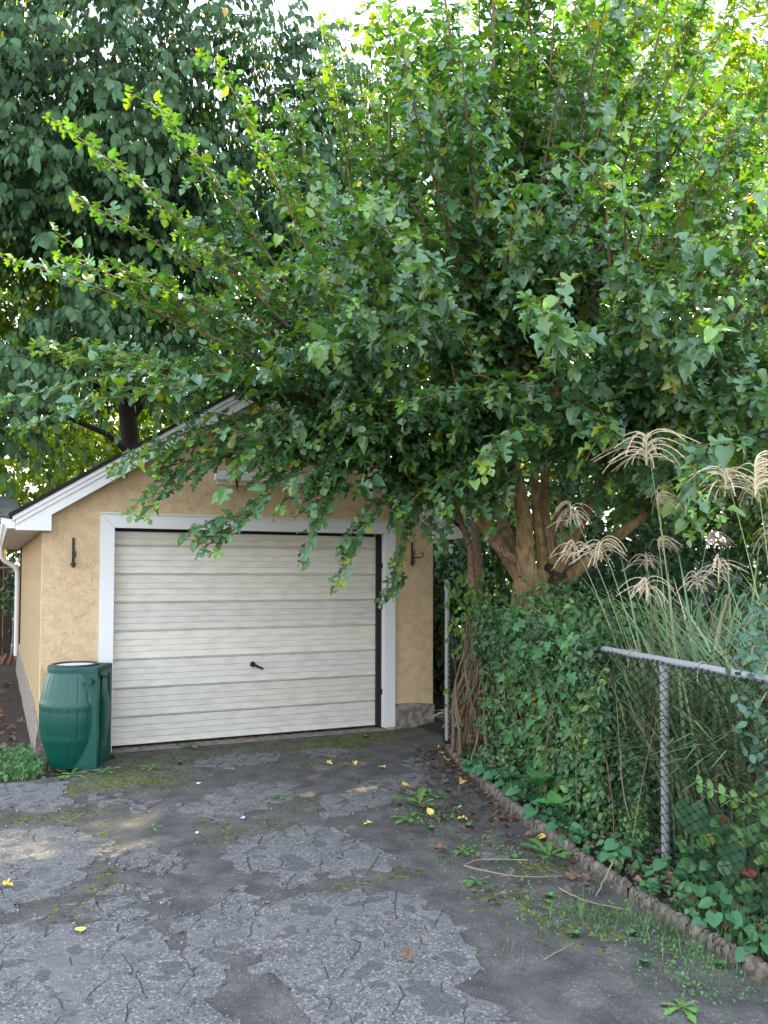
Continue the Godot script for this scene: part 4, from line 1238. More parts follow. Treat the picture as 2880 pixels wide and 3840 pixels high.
	for j in jobs:
		var tip: Vector3 = j[0]
		var start := heads[0]
		var best := 1e9
		for h in heads:
			var cost: float = h.distance_to(tip) + rf(0, 0.5)
			if cost < best:
				best = cost
				start = h
		var span := start.distance_to(tip)
		var lift := 0.10 * span
		if tip.y < start.y + 0.4: lift = 0.26 * span
		var ctl := (start + tip) * 0.5 + Vector3(rf(-0.12, 0.12), lift, rf(-0.12, 0.12))
		var path := bez(start, ctl, tip, 9)
		b = MB.new()
		b.tube(path.map(func(p): return p - o), taper(9, 0.011 + 0.0035 * span, 0.003), 5, false)
		made += 1
		if made <= 290: obj("branch", b.done(), M.twig, t)
		else: twigs.append(b)
		shoot_leaves(path, list, 0.034, 0.117)
		for k in 1 + int(span * 1.4):
			var u := rf(0.2, 0.92)
			var p0: Vector3 = start * (1 - u) * (1 - u) + ctl * 2 * u * (1 - u) + tip * u * u
			var axis := (tip - start).normalized()
			var d := (axis * rf(0.7, 1.2) + rand_dir() * 0.6 + Vector3(0, 0.05, 0)).normalized()
			var len := rf(0.25, 0.75) * (1.2 - 0.5 * u)
			var p2 := p0 + d * len + Vector3(0, -0.12 * len, 0)
			var side := bez(p0, p0 + d * len * 0.5 + Vector3(0, 0.05, 0), p2, 4)
			b = MB.new()
			b.tube(side.map(func(p): return p - o), taper(4, 0.006, 0.0025), 4, false)
			twigs.append(b)
			shoot_leaves(side, list, 0.046, 0.112)
	var all := MB.new()
	for w in twigs:
		var f := all.v.size()
		all.v.append_array(w.v); all.n.append_array(w.n); all.uv.append_array(w.uv); all.c.append_array(w.c)
		for i in w.idx: all.idx.append(i + f)
	twigs.clear()
	obj("twigs", all.done(), M.twig, t, "stuff")
	var kept := []
	for e in list:      # no leaf passes through the walls or the roof
		var p: Vector3 = e[0].origin
		if p.z < 0.22 and p.x > WL - 0.3 and p.x < WR + 0.3 and p.y < roof_y(p.x) + 0.12: continue
		if p.y < 0.2: continue
		if p.x > 2.8 and p.x < 3.5 and p.z < 1.3 and p.y < 2.12 and p.y > 1.6: continue
		kept.append(e)
	print("mulberry leaves ", kept.size())
	leafy(t, LM, kept, M.leaf_mulberry, 300)

var twigs := []

func shoot_leaves(path: Array, list: Array, gap: float, size: float) -> void:
	var n := path.size() - 1
	var run := 0.0
	var side := rf(0, TAU)
	var total := 0.0
	for i in n: total += (path[i] as Vector3).distance_to(path[i + 1])
	var done := 0.0
	for i in n:
		var a: Vector3 = path[i]
		var c: Vector3 = path[i + 1]
		var l := a.distance_to(c)
		var d := (c - a) / l
		while run < l:
			var u := (done + run) / total
			if u > 0.12 or total < 1.0:
				var p := a + d * run
				side += 2.4
				var perp := d.cross(Vector3(sin(side), cos(side), 0.3)).normalized()
				var s := size * rf(0.55, 1.22) * (1.0 - 0.3 * smoothstep(0.9, 1.0, u))
				var outward := (perp * 0.9 + d * rf(0.1, 0.7) + Vector3(0, -rf(0.0, 0.8), 0)).normalized()
				var up := (Vector3(0, 1, 0) * rf(0.5, 1.2) + d * rf(-0.3, 0.2) + rand_dir() * 0.40 + Vector3(-0.12, 0, 0.24)).normalized()
				var col := shade(0.098, 0.222, 0.094, 0.34)
				if u > 0.88: col = col.lerp(shade(0.20, 0.36, 0.06), smoothstep(0.88, 1.0, u) * 0.9)
				elif rng.randf() < 0.15: col = shade(0.22, 0.34, 0.05)
				if rng.randf() < 0.006: col = shade(0.42, 0.38, 0.04)
				list.append(leaf_at(p + outward * s * 0.3, outward, up, s, col, rng.randi() % 8))
			run += gap * rf(0.7, 1.3)
		run -= l
		done += l

# a crown of drooping sprays: [centre, radii] blobs filled with twigs, leaves hanging from each
func spray_tree(t: Node3D, trunk_mat: Material, limbs: Array, blobs: Array, leaf_len: float, sprays: int, per: int, cols: Callable, kinds: Array, lm: StandardMaterial3D, best: int, hang: float, twig_mat: Material, open := 0.0) -> void:
	var o := t.position
	for l in limbs:
		var b := MB.new()
		b.tube(l[0], taper(l[0].size() - 1, l[1], l[2]), 12, true, 0.06, int(l[1] * 700))
		obj(l[3], b.done(), trunk_mat, t)
	var list := []
	var tw := MB.new()
	var gaps := FastNoiseLite.new()
	gaps.seed = int(o.x * 10.0) + 77
	gaps.frequency = 0.42
	gaps.fractal_octaves = 2
	var total := 0.0
	for bl in blobs: total += bl[1].x * bl[1].y * bl[1].z
	for bl in blobs:
		var m := int(sprays * bl[1].x * bl[1].y * bl[1].z / total)
		for i in m:
			var d := rand_dir() * pow(rng.randf(), 0.42)
			var p: Vector3 = bl[0] + d * bl[1]
			if open > 0.0 and gaps.get_noise_3d(p.x, p.y * 1.5, p.z * 0.12) < open - 0.35 - 0.34 * smoothstep(7.5, 9.5, p.y): continue
			var out := Vector3(d.x, 0.15 * d.y, d.z).normalized()
			out = (out + rand_dir() * 0.6).normalized()
			var ln := rf(0.5, 1.1) * leaf_len / 0.12
			var path := bez(p, p + out * ln * 0.5 + Vector3(0, 0.12, 0), p + out * ln + Vector3(0, -0.25 * ln * hang, 0), 4)
			tw.tube(path.map(func(q): return q - o), taper(4, 0.009, 0.003), 3, false)
			for k in per:
				var u := (k + rf(0, 1)) / per
				var f := u * 4.0
				var a: Vector3 = path[int(f)]
				var c: Vector3 = path[mini(int(f) + 1, 4)]
				var q := a.lerp(c, f - int(f))
				var side := out.cross(Vector3.UP).normalized() * (1 if k % 2 else -1)
				var al := (side * rf(0.2, 0.9) + out * rf(0.1, 0.6) + Vector3(0, -hang * rf(0.5, 1.3), 0)).normalized()
				var up := (out * rf(0.2, 0.8) + Vector3(0, 0.7, 0) + rand_dir() * 0.5).normalized()
				var s := leaf_len * rf(0.75, 1.25)
				list.append(leaf_at(q + al * s * 0.15, al, up, s, cols.call(), rng.randi() % kinds.size()))
	obj("twigs", tw.done(), twig_mat, t, "stuff")
	leafy(t, kinds, list, lm, best)

func cherry_tint() -> Color:
	return shade(0.48, 0.36, 0.05) if rng.randf() < 0.004 else shade(0.052, 0.122, 0.040, 0.32)

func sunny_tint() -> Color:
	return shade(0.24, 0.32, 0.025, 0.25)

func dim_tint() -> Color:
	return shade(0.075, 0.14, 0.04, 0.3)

func bluish_tint() -> Color:
	return shade(0.05, 0.12, 0.062, 0.25)

func make_trees() -> void:
	var t := thing("cherry_tree", "tall dark cherry tree with drooping oval leaves behind the garage", "tree", Vector3(1.5, 0, -9.3))
	spray_tree(t, M.bark_dark, [
		[[Vector3(0, -0.2, 0), Vector3(0, 2.5, 0), Vector3(-0.05, 4.2, 0), Vector3(-0.25, 5.6, 0), Vector3(-0.4, 6.7, 0), Vector3(-0.45, 8.5, 0.1), Vector3(-0.3, 10.5, 0.2)], 0.24, 0.07, "trunk"],
		[[Vector3(-0.3, 6.0, 0), Vector3(-0.55, 6.6, 0.1), Vector3(-1.0, 7.3, 0.2), Vector3(-1.5, 7.9, 0.4), Vector3(-2.6, 9.2, 0.8)], 0.13, 0.05, "limb"],
		[[Vector3(-0.1, 4.8, 0), Vector3(0.5, 5.6, 0.3), Vector3(1.4, 6.6, 0.7), Vector3(2.6, 8.0, 1.0)], 0.11, 0.04, "limb"],
		[[Vector3(-0.2, 5.2, 0), Vector3(-0.9, 5.3, 0.5), Vector3(-2.2, 5.4, 1.4), Vector3(-3.6, 5.3, 2.4)], 0.08, 0.03, "limb"],
		[[Vector3(-0.4, 7.0, 0), Vector3(0.2, 8.2, 0.5), Vector3(1.2, 9.8, 1.2)], 0.09, 0.04, "limb"],
		[[Vector3(0, 4.0, 0), Vector3(-0.6, 4.3, 0.8), Vector3(-1.6, 4.4, 2.2), Vector3(-2.4, 4.1, 3.6)], 0.07, 0.025, "limb"],
	], [
		[Vector3(1.1, 9.8, -8.0), Vector3(5.2, 3.2, 3.4)],
		[Vector3(-1.2, 7.0, -7.4), Vector3(2.4, 2.6, 2.6)],
		[Vector3(3.2, 7.6, -7.6), Vector3(2.4, 2.6, 2.4)],
		[Vector3(-1.6, 4.2, -6.2), Vector3(1.9, 1.3, 2.0)],
		[Vector3(3.1, 5.2, -6.4), Vector3(1.5, 1.0, 1.6)],
		[Vector3(-1.7, 3.3, -5.4), Vector3(1.0, 0.8, 1.2)],
	], 0.17, 4300, 16, cherry_tint, LC, M.leaf_cherry, 300, 1.25, M.bark_dark, 0.46)
	# sunlit trees further back
	var spots := [
		["tall sunlit yellow-green tree seen through the cherry tree", Vector3(-2.5, 0, -20), Vector3(5.6, 9.5, 2.0), 11.0, 1700, 0.25],
		["sunlit maple behind the garage ridge, between cherry and mulberry", Vector3(5.5, 0, -22), Vector3(5.5, 8.4, 2.0), 9.8, 1250, 0.26],
		["sunlit tree above the mulberry crown, right of the patch of sky", Vector3(12.0, 0, -14), Vector3(5.2, 8.2, 2.2), 11.2, 1600, 0.23],
		["yellow-green tree at the right edge behind the mulberry crown", Vector3(14.0, 0, -5.5), Vector3(4.6, 7.6, 2.4), 9.2, 2000, 0.19],
		["tall sunlit tree between the two right-hand trees, furthest back", Vector3(19.0, 0, -13.0), Vector3(5.5, 8.0, 2.6), 12.0, 1700, 0.24],
	]
	for s in spots:
		t = thing("background_tree", s[0], "tree", s[1], "sunlit trees behind the garage and the mulberry")
		var c: Vector3 = s[1] + Vector3(0, s[3], 0)
		var r: Vector3 = s[2]
		var h: float = s[3]
		spray_tree(t, M.bark_dark, [
			[[Vector3(0, -0.3, 0), Vector3(0.1, 2.0, 0), Vector3(0, h - 1.0, 0.1), Vector3(0.2, h + 2.0, 0)], 0.24, 0.06, "trunk"],
			[[Vector3(0.05, 2.4, 0), Vector3(1.0, h - 1.2, 0.4), Vector3(2.2, h + 1.0, 0.8)], 0.11, 0.04, "limb"],
			[[Vector3(0.05, 2.8, 0), Vector3(-1.0, h - 0.8, 0.2), Vector3(-2.0, h + 1.2, 0.5)], 0.11, 0.04, "limb"],
		], [[c, r], [c + Vector3(-1.6, -2.2, 0.6), r * Vector3(0.6, 0.55, 0.6)], [c + Vector3(1.8, -2.6, 0.4), r * Vector3(0.6, 0.5, 0.6)]], s[5], s[4], 15, sunny_tint, LB, M.leaf_sunny, 0, 0.5, M.bark_dark)

func make_bushes() -> void:
	var o := thing("lilac_bush", "dark many-stemmed bush beside the garage's right wall", "bush", Vector3(4.5, 0, -1.6))
	bush(o, M.bark_dark, 14, Vector3(0.8, 2.6, 0.9), [[Vector3(4.5, 2.0, -1.6), Vector3(0.95, 1.7, 1.2)], [Vector3(4.3, 0.8, -1.2), Vector3(0.7, 0.9, 0.8)]], 0.09, 4200, LC, M.leaf_shrub, dim_tint)
	o = thing("ivy_column", "ivy-covered post between board fence and garage rear corner", "ivy", Vector3(-0.62, 0, -10.3))
	bush(o, M.bark_dark, 4, Vector3(0.2, 1.8, 0.2), [[Vector3(-0.60, 1.1, -10.3), Vector3(0.24, 1.2, 0.25)]], 0.11, 420, LI, M.leaf_shrub, dim_tint)
	o = thing("tall_bush", "sunlit thicket behind the dark bush, right of the garage", "bush", Vector3(6.0, 0, -5.5))
	bush(o, M.bark_dark, 10, Vector3(1.5, 3.4, 1.2), [[Vector3(6.0, 2.3, -5.5), Vector3(1.9, 2.2, 1.4)]], 0.14, 2600, LB, M.leaf_sunny, sunny_tint)
	o = thing("thicket", "shaded thicket behind the mulberry limbs", "bush", Vector3(6.6, 0, -0.6))
	bush(o, M.bark_dark, 12, Vector3(1.4, 3.0, 1.2), [[Vector3(6.6, 2.4, -0.6), Vector3(1.7, 2.0, 1.5)], [Vector3(5.4, 1.2, 0.2), Vector3(0.9, 1.1, 0.9)]], 0.11, 5200, LC, M.leaf_shrub, dim_tint)
	o = thing("ivy_bush", "bluish green ivy-leaved bush behind the ornamental grass", "bush", Vector3(5.0, 0, 2.0))
	bush(o, M.bark_dark, 8, Vector3(0.7, 1.4, 0.7), [[Vector3(5.0, 1.2, 2.0), Vector3(1.15, 1.05, 0.9)], [Vector3(4.1, 1.0, 1.9), Vector3(0.7, 0.9, 0.7)]], 0.06, 7000, LI, M.leaf_shrub, bluish_tint)
	o = thing("laurel_bush", "large leafy bush at the right edge beyond the grass plumes", "bush", Vector3(7.0, 0, 2.4))
	bush(o, M.bark_dark, 9, Vector3(1.2, 3.6, 1.2), [[Vector3(7.0, 3.0, 2.2), Vector3(1.9, 2.8, 1.8)]], 0.12, 7000, LC, M.leaf_shrub, dim_tint)
	for q in [["sunlit shrub low behind the garage, under the cherry tree", Vector3(0.9, 0, -16.2), Vector3(2.5, 2.7, 1.4), 0.18, 4.0], ["sunlit leafy thicket seen between the mulberry limbs, furthest back", Vector3(9.0, 0, -4.0), Vector3(2.8, 2.4, 1.5), 0.17], ["sunlit thicket low behind the bluish ivy bush", Vector3(10.0, 0, 0.6), Vector3(1.6, 2.4, 2.2), 0.16], ["dim thicket in the gap right of the garage eave", Vector3(5.6, 0, -3.2), Vector3(1.3, 1.9, 1.0), 0.13]]:
		o = thing("thicket", q[0], "bush", q[1])
		bush(o, M.bark_dark, 8, Vector3(1.0, 2.6, 1.0), [[q[1] + Vector3(0, q[2].y * 0.85 if q.size() < 5 else q[4], 0), q[2]]], q[3], 3400, LB, M.leaf_sunny, sunny_tint if q[3] > 0.15 else dim_tint)
	# the shrub that leans over the fence at the right edge
	o = thing("silverberry_shrub", "grey-green oval-leaved shrub leaning over the fence rail at right edge", "shrub", Vector3(3.05, 0, 5.2))
	var list := []
	var arms := [[Vector3(3.05, 0, 5.25), Vector3(2.7, 1.7, 5.4), Vector3(2.12, 1.05, 5.50)], [Vector3(3.05, 0, 5.2), Vector3(2.75, 1.6, 5.2), Vector3(2.2, 1.12, 5.36)], [Vector3(3.05, 0, 5.3), Vector3(2.7, 1.8, 5.3), Vector3(2.22, 1.22, 5.46)], [Vector3(3.1, 0, 5.2), Vector3(2.8, 1.7, 5.0), Vector3(2.44, 1.24, 5.18)], [Vector3(3.1, 0, 5.3), Vector3(2.6, 1.4, 5.5), Vector3(2.15, 0.92, 5.52)], [Vector3(3.1, 0, 5.2), Vector3(2.9, 1.8, 5.0), Vector3(2.6, 1.38, 5.0)], [Vector3(3.1, 0, 5.3), Vector3(2.5, 1.2, 5.6), Vector3(2.2, 0.84, 5.45)]]
	for a in arms:
		var path := bez(a[0], a[1], a[2], 12)
		var b := MB.new()
		b.tube(path.map(func(p): return p - o.position), taper(12, 0.009, 0.003), 5, false)
		obj("stem", b.done(), M.pale_stick, o)
		for i in 13:
			if i < 6: continue
			for k in 12:
				var p: Vector3 = path[i] + rand_dir() * rf(0.02, 0.16)
				var al := (rand_dir() + Vector3(-0.3, -0.1, 0.3)).normalized()
				list.append(leaf_at(p, al, Vector3(-0.3, 1, 0.5) + rand_dir() * 0.5, rf(0.036, 0.056), shade(0.06, 0.135, 0.07, 0.25), rng.randi() % 3))
	var wide := [leaf([[0.1, 0.02], [0.25, 0.14], [0.34, 0.36], [0.32, 0.56], [0.22, 0.78], [0.1, 0.93]], [[0.1, 0.02], [0.25, 0.14], [0.34, 0.36], [0.32, 0.56], [0.22, 0.78], [0.1, 0.93]], 0.2, 0.15, 0.05, 2, 0.15, 1.25)]
	leafy(o, wide, list, M.leaf_shrub, 220)

func bush(o: Node3D, stem_mat: Material, stems: int, reach: Vector3, blobs: Array, size: float, count: int, kinds: Array, lm: StandardMaterial3D, tint: Callable) -> void:
	for i in stems:
		var b := MB.new()
		var a := rf(0, TAU)
		var d := Vector3(cos(a) * reach.x, reach.y * rf(0.7, 1.1), sin(a) * reach.z) * rf(0.6, 1.0)
		b.tube(bez(Vector3(cos(a), -0.5, sin(a)) * 0.15, Vector3(d.x * 0.25, d.y * 0.5, d.z * 0.25), d, 6), taper(6, 0.03, 0.008), 5, false)
		obj("stem", b.done(), stem_mat, o)
	var list := []
	var total := 0.0
	for bl in blobs: total += bl[1].x * bl[1].y * bl[1].z
	for bl in blobs:
		var m := int(count * bl[1].x * bl[1].y * bl[1].z / total)
		var clump := Vector3.ZERO
		for i in m:
			if i % 14 == 0: clump = rand_dir() * pow(rng.randf(), 0.4)
			var d := clump + rand_dir() * 0.2
			var p: Vector3 = bl[0] + d * bl[1]
			if p.y < 0.03: continue
			var al := (d.normalized() * 0.6 + rand_dir() * 0.8 + Vector3(0, -0.5, 0)).normalized()
			list.append(leaf_at(p, al, d.normalized() * 0.6 + Vector3(0, 0.8, 0) + rand_dir() * 0.5, size * rf(0.7, 1.3), tint.call(), rng.randi() % 6))
	leafy(o, kinds, list, lm)

# ---------------------------------------------------------------- on and behind the fence
func fence_x(z: float) -> float:
	return 3.165 - (z - 0.76) * 0.205

func make_vines() -> void:
	# old stems that have grown through the wire
	var t := thing("trunk_in_fence", "slender grey trunk with a broken stub grown against the fence", "tree", Vector3(3.07, 0, 1.45))
	var b := MB.new()
	b.tube([Vector3(0.03, -0.1, 0), Vector3(0.0, 0.0, 0.02), Vector3(-0.02, 0.15, 0), Vector3(-0.01, 0.45, 0), Vector3(0.0, 0.66, 0), Vector3(-0.03, 0.74, 0), Vector3(-0.06, 0.84, 0.01)], [0.10, 0.085, 0.065, 0.06, 0.062, 0.04, 0.015], 12, true, 0.14, 2)
	obj("trunk", b.done(), M.bark_grey, t)
	b = MB.new()
	b.tube([Vector3(0.11, -0.1, 0.03), Vector3(0.11, 0.3, 0.0), Vector3(0.10, 0.7, -0.02), Vector3(0.07, 1.2, -0.05), Vector3(0.12, 1.7, -0.12), Vector3(0.15, 2.3, -0.25), Vector3(0.1, 3.0, -0.4)], [0.06, 0.052, 0.05, 0.045, 0.045, 0.04, 0.03], 10, true, 0.1, 4)
	obj("stem", b.done(), M.bark_grey, t)
	b = MB.new()
	b.tube([Vector3(-0.06, 0.1, 0.06), Vector3(-0.05, -0.02, 0.08), Vector3(-0.03, -0.1, 0.1)], [0.012, 0.03, 0.04], 7, true, 0.2, 1)
	b.tube([Vector3(0.07, 0.12, 0.05), Vector3(0.10, 0.0, 0.09), Vector3(0.12, -0.1, 0.12)], [0.012, 0.03, 0.04], 7, true, 0.2, 7)
	obj("root", b.done(), M.torn_wood, t)
	t = thing("twisted_vine", "tangle of twisted pale vine stems wound through the fence", "vine", Vector3(2.92, 0, 1.88))
	for i in 24:
		var path := []
		var r := []
		var x0 := rf(-0.12, 0.06)
		var z0 := rf(-0.3, 0.05)
		var w := rf(0.02, 0.06)
		var ph := rf(0, TAU)
		var ly := rf(0.0, 0.3) if i < 8 else rf(0.35, 0.6)
		var hy := rf(0.9, 1.35)
		for k in 12:
			var u := k / 11.0
			path.append(Vector3(x0 + (0.16 + 0.1 * sin(i)) * (u - 0.5) + w * cos(ph + u * 7.0), lerpf(ly, hy, u), z0 + 0.25 * u * sin(i * 2.0) + w * sin(ph + u * 8.0)))
			r.append((0.020 if i < 5 else 0.010) * (1.0 - 0.5 * u))
		b = MB.new()
		b.tube(path, r, 6, false, 0.1, i)
		obj("stem", b.done(), M.vine_wood, t)
	for q in [[Vector3(-0.1, 0.62, 0.05), Vector3(0.1, 0.72, 0.1), Vector3(0.2, 0.9, 0.0)], [Vector3(-0.08, 0.55, 0.02), Vector3(0.1, 0.62, 0.12), Vector3(0.24, 0.66, 0.1)], [Vector3(0.22, 0.85, 0.0), Vector3(0.3, 1.0, 0.05), Vector3(0.3, 1.2, 0.0)], [Vector3(-0.1, 0.56, 0.04), Vector3(-0.02, 0.48, 0.1), Vector3(0.1, 0.38, 0.12)]]:
		b = MB.new()
		b.tube(bez(q[0], q[1], q[2], 7), taper(7, 0.022, 0.013), 7, true, 0.15, 3)
		obj("stem", b.done(), M.vine_wood, t)
	# the leafy mass on the wire
	t = thing("fence_hedge", "dense dark green privet and creeper growing through the fence wire", "hedge", Vector3(2.75, 0, 2.9))
	var list := []
	var hollow := FastNoiseLite.new()
	hollow.seed = 31
	hollow.frequency = 2.2
	hollow.fractal_octaves = 2
	for i in 26000:
		var u := pow(rng.randf(), 0.85)
		var z := lerpf(2.0, 4.42, u)
		var top := 1.42 - 0.04 * u
		if z > 3.8: top = lerpf(1.3, 0.5, (z - 3.8) / 0.62)
		if z < 2.3: top = lerpf(0.8, 1.5, (z - 1.75) / 0.55)
		top += 0.10 * sin(z * 7.0) + 0.07 * sin(z * 17.0) + 0.22 * hollow.get_noise_2d(z * 2.0, 40.0) + maxf(0.0, rng.randfn(0, 0.06))
		var y := rf(0.02, 1.0) * top
		if z > 4.1 and rng.randf() < (z - 4.1) * 1.6: continue
		var x := fence_x(z) + rf(-0.15, 0.36) * (1.0 - 0.3 * y / top)
		if y > 1.1: x += rf(-0.1, 0.3)
		if z > 4.1: x = maxf(x, fence_x(z) + 0.03)
		var al := (Vector3(-0.5, rf(-0.9, 0.3), 0.3) + rand_dir() * 0.9).normalized()
		var up := Vector3(-0.6, 0.7, 0.4) + rand_dir() * 0.6
		var hn := hollow.get_noise_3d(z, y * 1.2, x * 0.4)
		if hn < -0.12 and rng.randf() < 0.75: continue
		var c := shade(0.055, 0.130, 0.042, 0.45)
		if hn > 0.22: c = shade(0.095, 0.19, 0.045, 0.4)
		if rng.randf() < 0.12: c = shade(0.08, 0.17, 0.035)
		if rng.randf() < 0.004: c = shade(0.5, 0.42, 0.05)
		list.append(leaf_at(Vector3(x, y, z), al, up, rf(0.026, 0.058) * (1.0 + 0.9 * maxf(0.0, hollow.get_noise_3d(z * 0.6 + 9.0, y, 3.0))), c, rng.randi() % 3))
	for i in 1500:
		var z := rf(1.95, 3.5)
		var y := rf(0.95, 1.42) - 0.05 * (z - 2.0)
		list.append(leaf_at(Vector3(fence_x(z) - rf(0.02, 0.2), y, z), (Vector3(-0.5, rf(-0.9, 0.3), 0.3) + rand_dir() * 0.9).normalized(), Vector3(-0.6, 0.7, 0.4) + rand_dir() * 0.6, rf(0.03, 0.065), shade(0.05, 0.12, 0.038, 0.4), rng.randi() % 3))
	for i in 70:
		b = MB.new()
		var z := rf(2.0, 4.4)
		var p := Vector3(fence_x(z) + rf(-0.12, 0.2), 0, z)
		var e := p + Vector3(rf(-0.2, 0.2), rf(0.6, 1.4), rf(-0.4, 0.4))
		b.tube(bez(p - t.position, (p + e) * 0.5 + Vector3(rf(-0.2, 0.1), 0.1, rf(-0.2, 0.2)) - t.position, e - t.position, 6), taper(6, 0.0035, 0.0015), 4, false)
		obj("stem", b.done(), M.pale_stick if i % 3 == 0 else M.twig, t)
	leafy(t, LC, list, M.leaf_shrub, 280)
	# creeper with hand-sized lobed leaves
	t = thing("lobed_creeper", "light green lobed creeper spilling over the rail by the mulberry", "vine", Vector3(2.75, 0, 3.4))
	list = []
	for i in 80:
		var z := rf(2.7, 3.75)
		var y := rf(0.75, 1.5) - 0.1 * (z - 2.6)
		if i > 60:
			z = rf(2.3, 3.6)
			y = rf(0.35, 0.9)
		var p := Vector3(fence_x(z) - rf(0.06, 0.22), y, z)
		list.append(leaf_at(p, Vector3(-0.6, -0.6, 0.4) + rand_dir() * 0.5, Vector3(-0.4, 0.7, 0.7) + rand_dir() * 0.3, rf(0.05, 0.095), shade(0.06, 0.18, 0.045, 0.3), rng.randi() % 2))
	for i in 7:
		b = MB.new()
		var z := rf(2.6, 3.7)
		var p := Vector3(fence_x(z) - 0.04, rf(0.2, 0.5), z)
		var e := p + Vector3(-0.08, rf(0.6, 1.0), rf(-0.4, 0.4))
		b.tube(bez(p - t.position, (p + e) * 0.5 + Vector3(-0.1, 0.1, 0.1) - t.position, e - t.position, 8), taper(8, 0.004, 0.002), 4, false)
		obj("stem", b.done(), M.twig, t)
	leafy(t, LI, list, M.leaf_ground, 90)
	# a lighter creeper hanging by the end post
	t = thing("yellow_creeper", "yellow-green creeper hanging beside the trunk in the fence", "vine", Vector3(3.05, 0, 1.4))
	list = []
	for i in 330:
		var y := rf(0.9, 1.7)
		var z := rf(1.1, 1.95)
		var p := Vector3(fence_x(z) + rf(-0.16, 0.2) - 0.06 * (y - 1.0), y, z)
		if i > 300: p = Vector3(fence_x(z) + rf(-0.2, 0.1), rf(0.3, 0.8), z)
		list.append(leaf_at(p, Vector3(-0.3, -0.7, 0.4) + rand_dir() * 0.6, Vector3(-0.3, 0.7, 0.7) + rand_dir() * 0.4, rf(0.04, 0.075), shade(0.10, 0.20, 0.03, 0.35), rng.randi() % 3))
	for i in 8:
		b = MB.new()
		var z := rf(1.2, 1.9)
		var p := Vector3(fence_x(z) - 0.03, 0.2, z)
		var e := p + Vector3(rf(-0.15, 0.1), rf(0.9, 1.4), rf(-0.2, 0.2))
		b.tube(bez(p - t.position, (p + e) * 0.5 + Vector3(-0.1, 0.1, 0.1) - t.position, e - t.position, 8), taper(8, 0.004, 0.002), 4, false)
		obj("stem", b.done(), M.twig, t)
	leafy(t, LC, list, M.leaf_ground, 200)
	# low climbers in front of the grass, right end
	t = thing("round_leaf_climber", "low light green round-leaved climber behind the fence at right", "vine", Vector3(2.55, 0, 5.2))
	list = []
	for i in 620:
		var z := rf(4.75, 6.1)
		var top := 0.25 + 0.55 * smoothstep(4.75, 5.6, z)
		var p := Vector3(fence_x(z) + rf(-0.02, 0.45), rf(0.05, 1.0) * top, z)
		var c := shade(0.075, 0.18, 0.045, 0.35)
		if rng.randf() < 0.08: c = shade(0.26, 0.32, 0.06)
		list.append(leaf_at(p, Vector3(-0.4, -0.6, 0.4) + rand_dir() * 0.6, Vector3(-0.4, 0.6, 0.6) + rand_dir() * 0.4, rf(0.038, 0.065), c, rng.randi() % 3))
	for q in [[Vector3(2.43, 0.42, 4.78), 0.17], [Vector3(2.45, 0.38, 4.92), 0.17], [Vector3(2.4, 0.3, 5.08), 0.14]]:
		list.append(leaf_at(q[0], Vector3(-0.3, -0.7, 0.5), Vector3(-0.5, 0.5, 0.8), q[1], shade(0.05, 0.15, 0.055, 0.1), 0))
	leafy(t, LV, list, M.leaf_ground, 260)
	# a sprig of paired leaves pushed through the wire
	t = thing("paired_leaf_sprig", "bright green sprig of paired leaves poking through the fence wire", "sprig", Vector3(2.35, 0.5, 5.3))
	b = MB.new()
	var sp := bez(Vector3(0.05, 0.02, 0.35), Vector3(-0.1, 0.07, 0.05), Vector3(-0.14, 0.12, -0.22), 9)
	b.tube(sp, taper(9, 0.0035, 0.002), 5)
	obj("stem", b.done(), M.pale_stick, t)
	list = []
	for i in range(2, 10):
		for s in [-1, 1]:
			list.append(leaf_at(t.position + sp[i], Vector3(-0.1, 0.9 * s - 0.1, -0.35), Vector3(-0.8, 0.15, 0.6), 0.07 - 0.002 * i, shade(0.11, 0.30, 0.06, 0.1), i))
	leafy(t, LC, list, M.leaf_ground, 20)

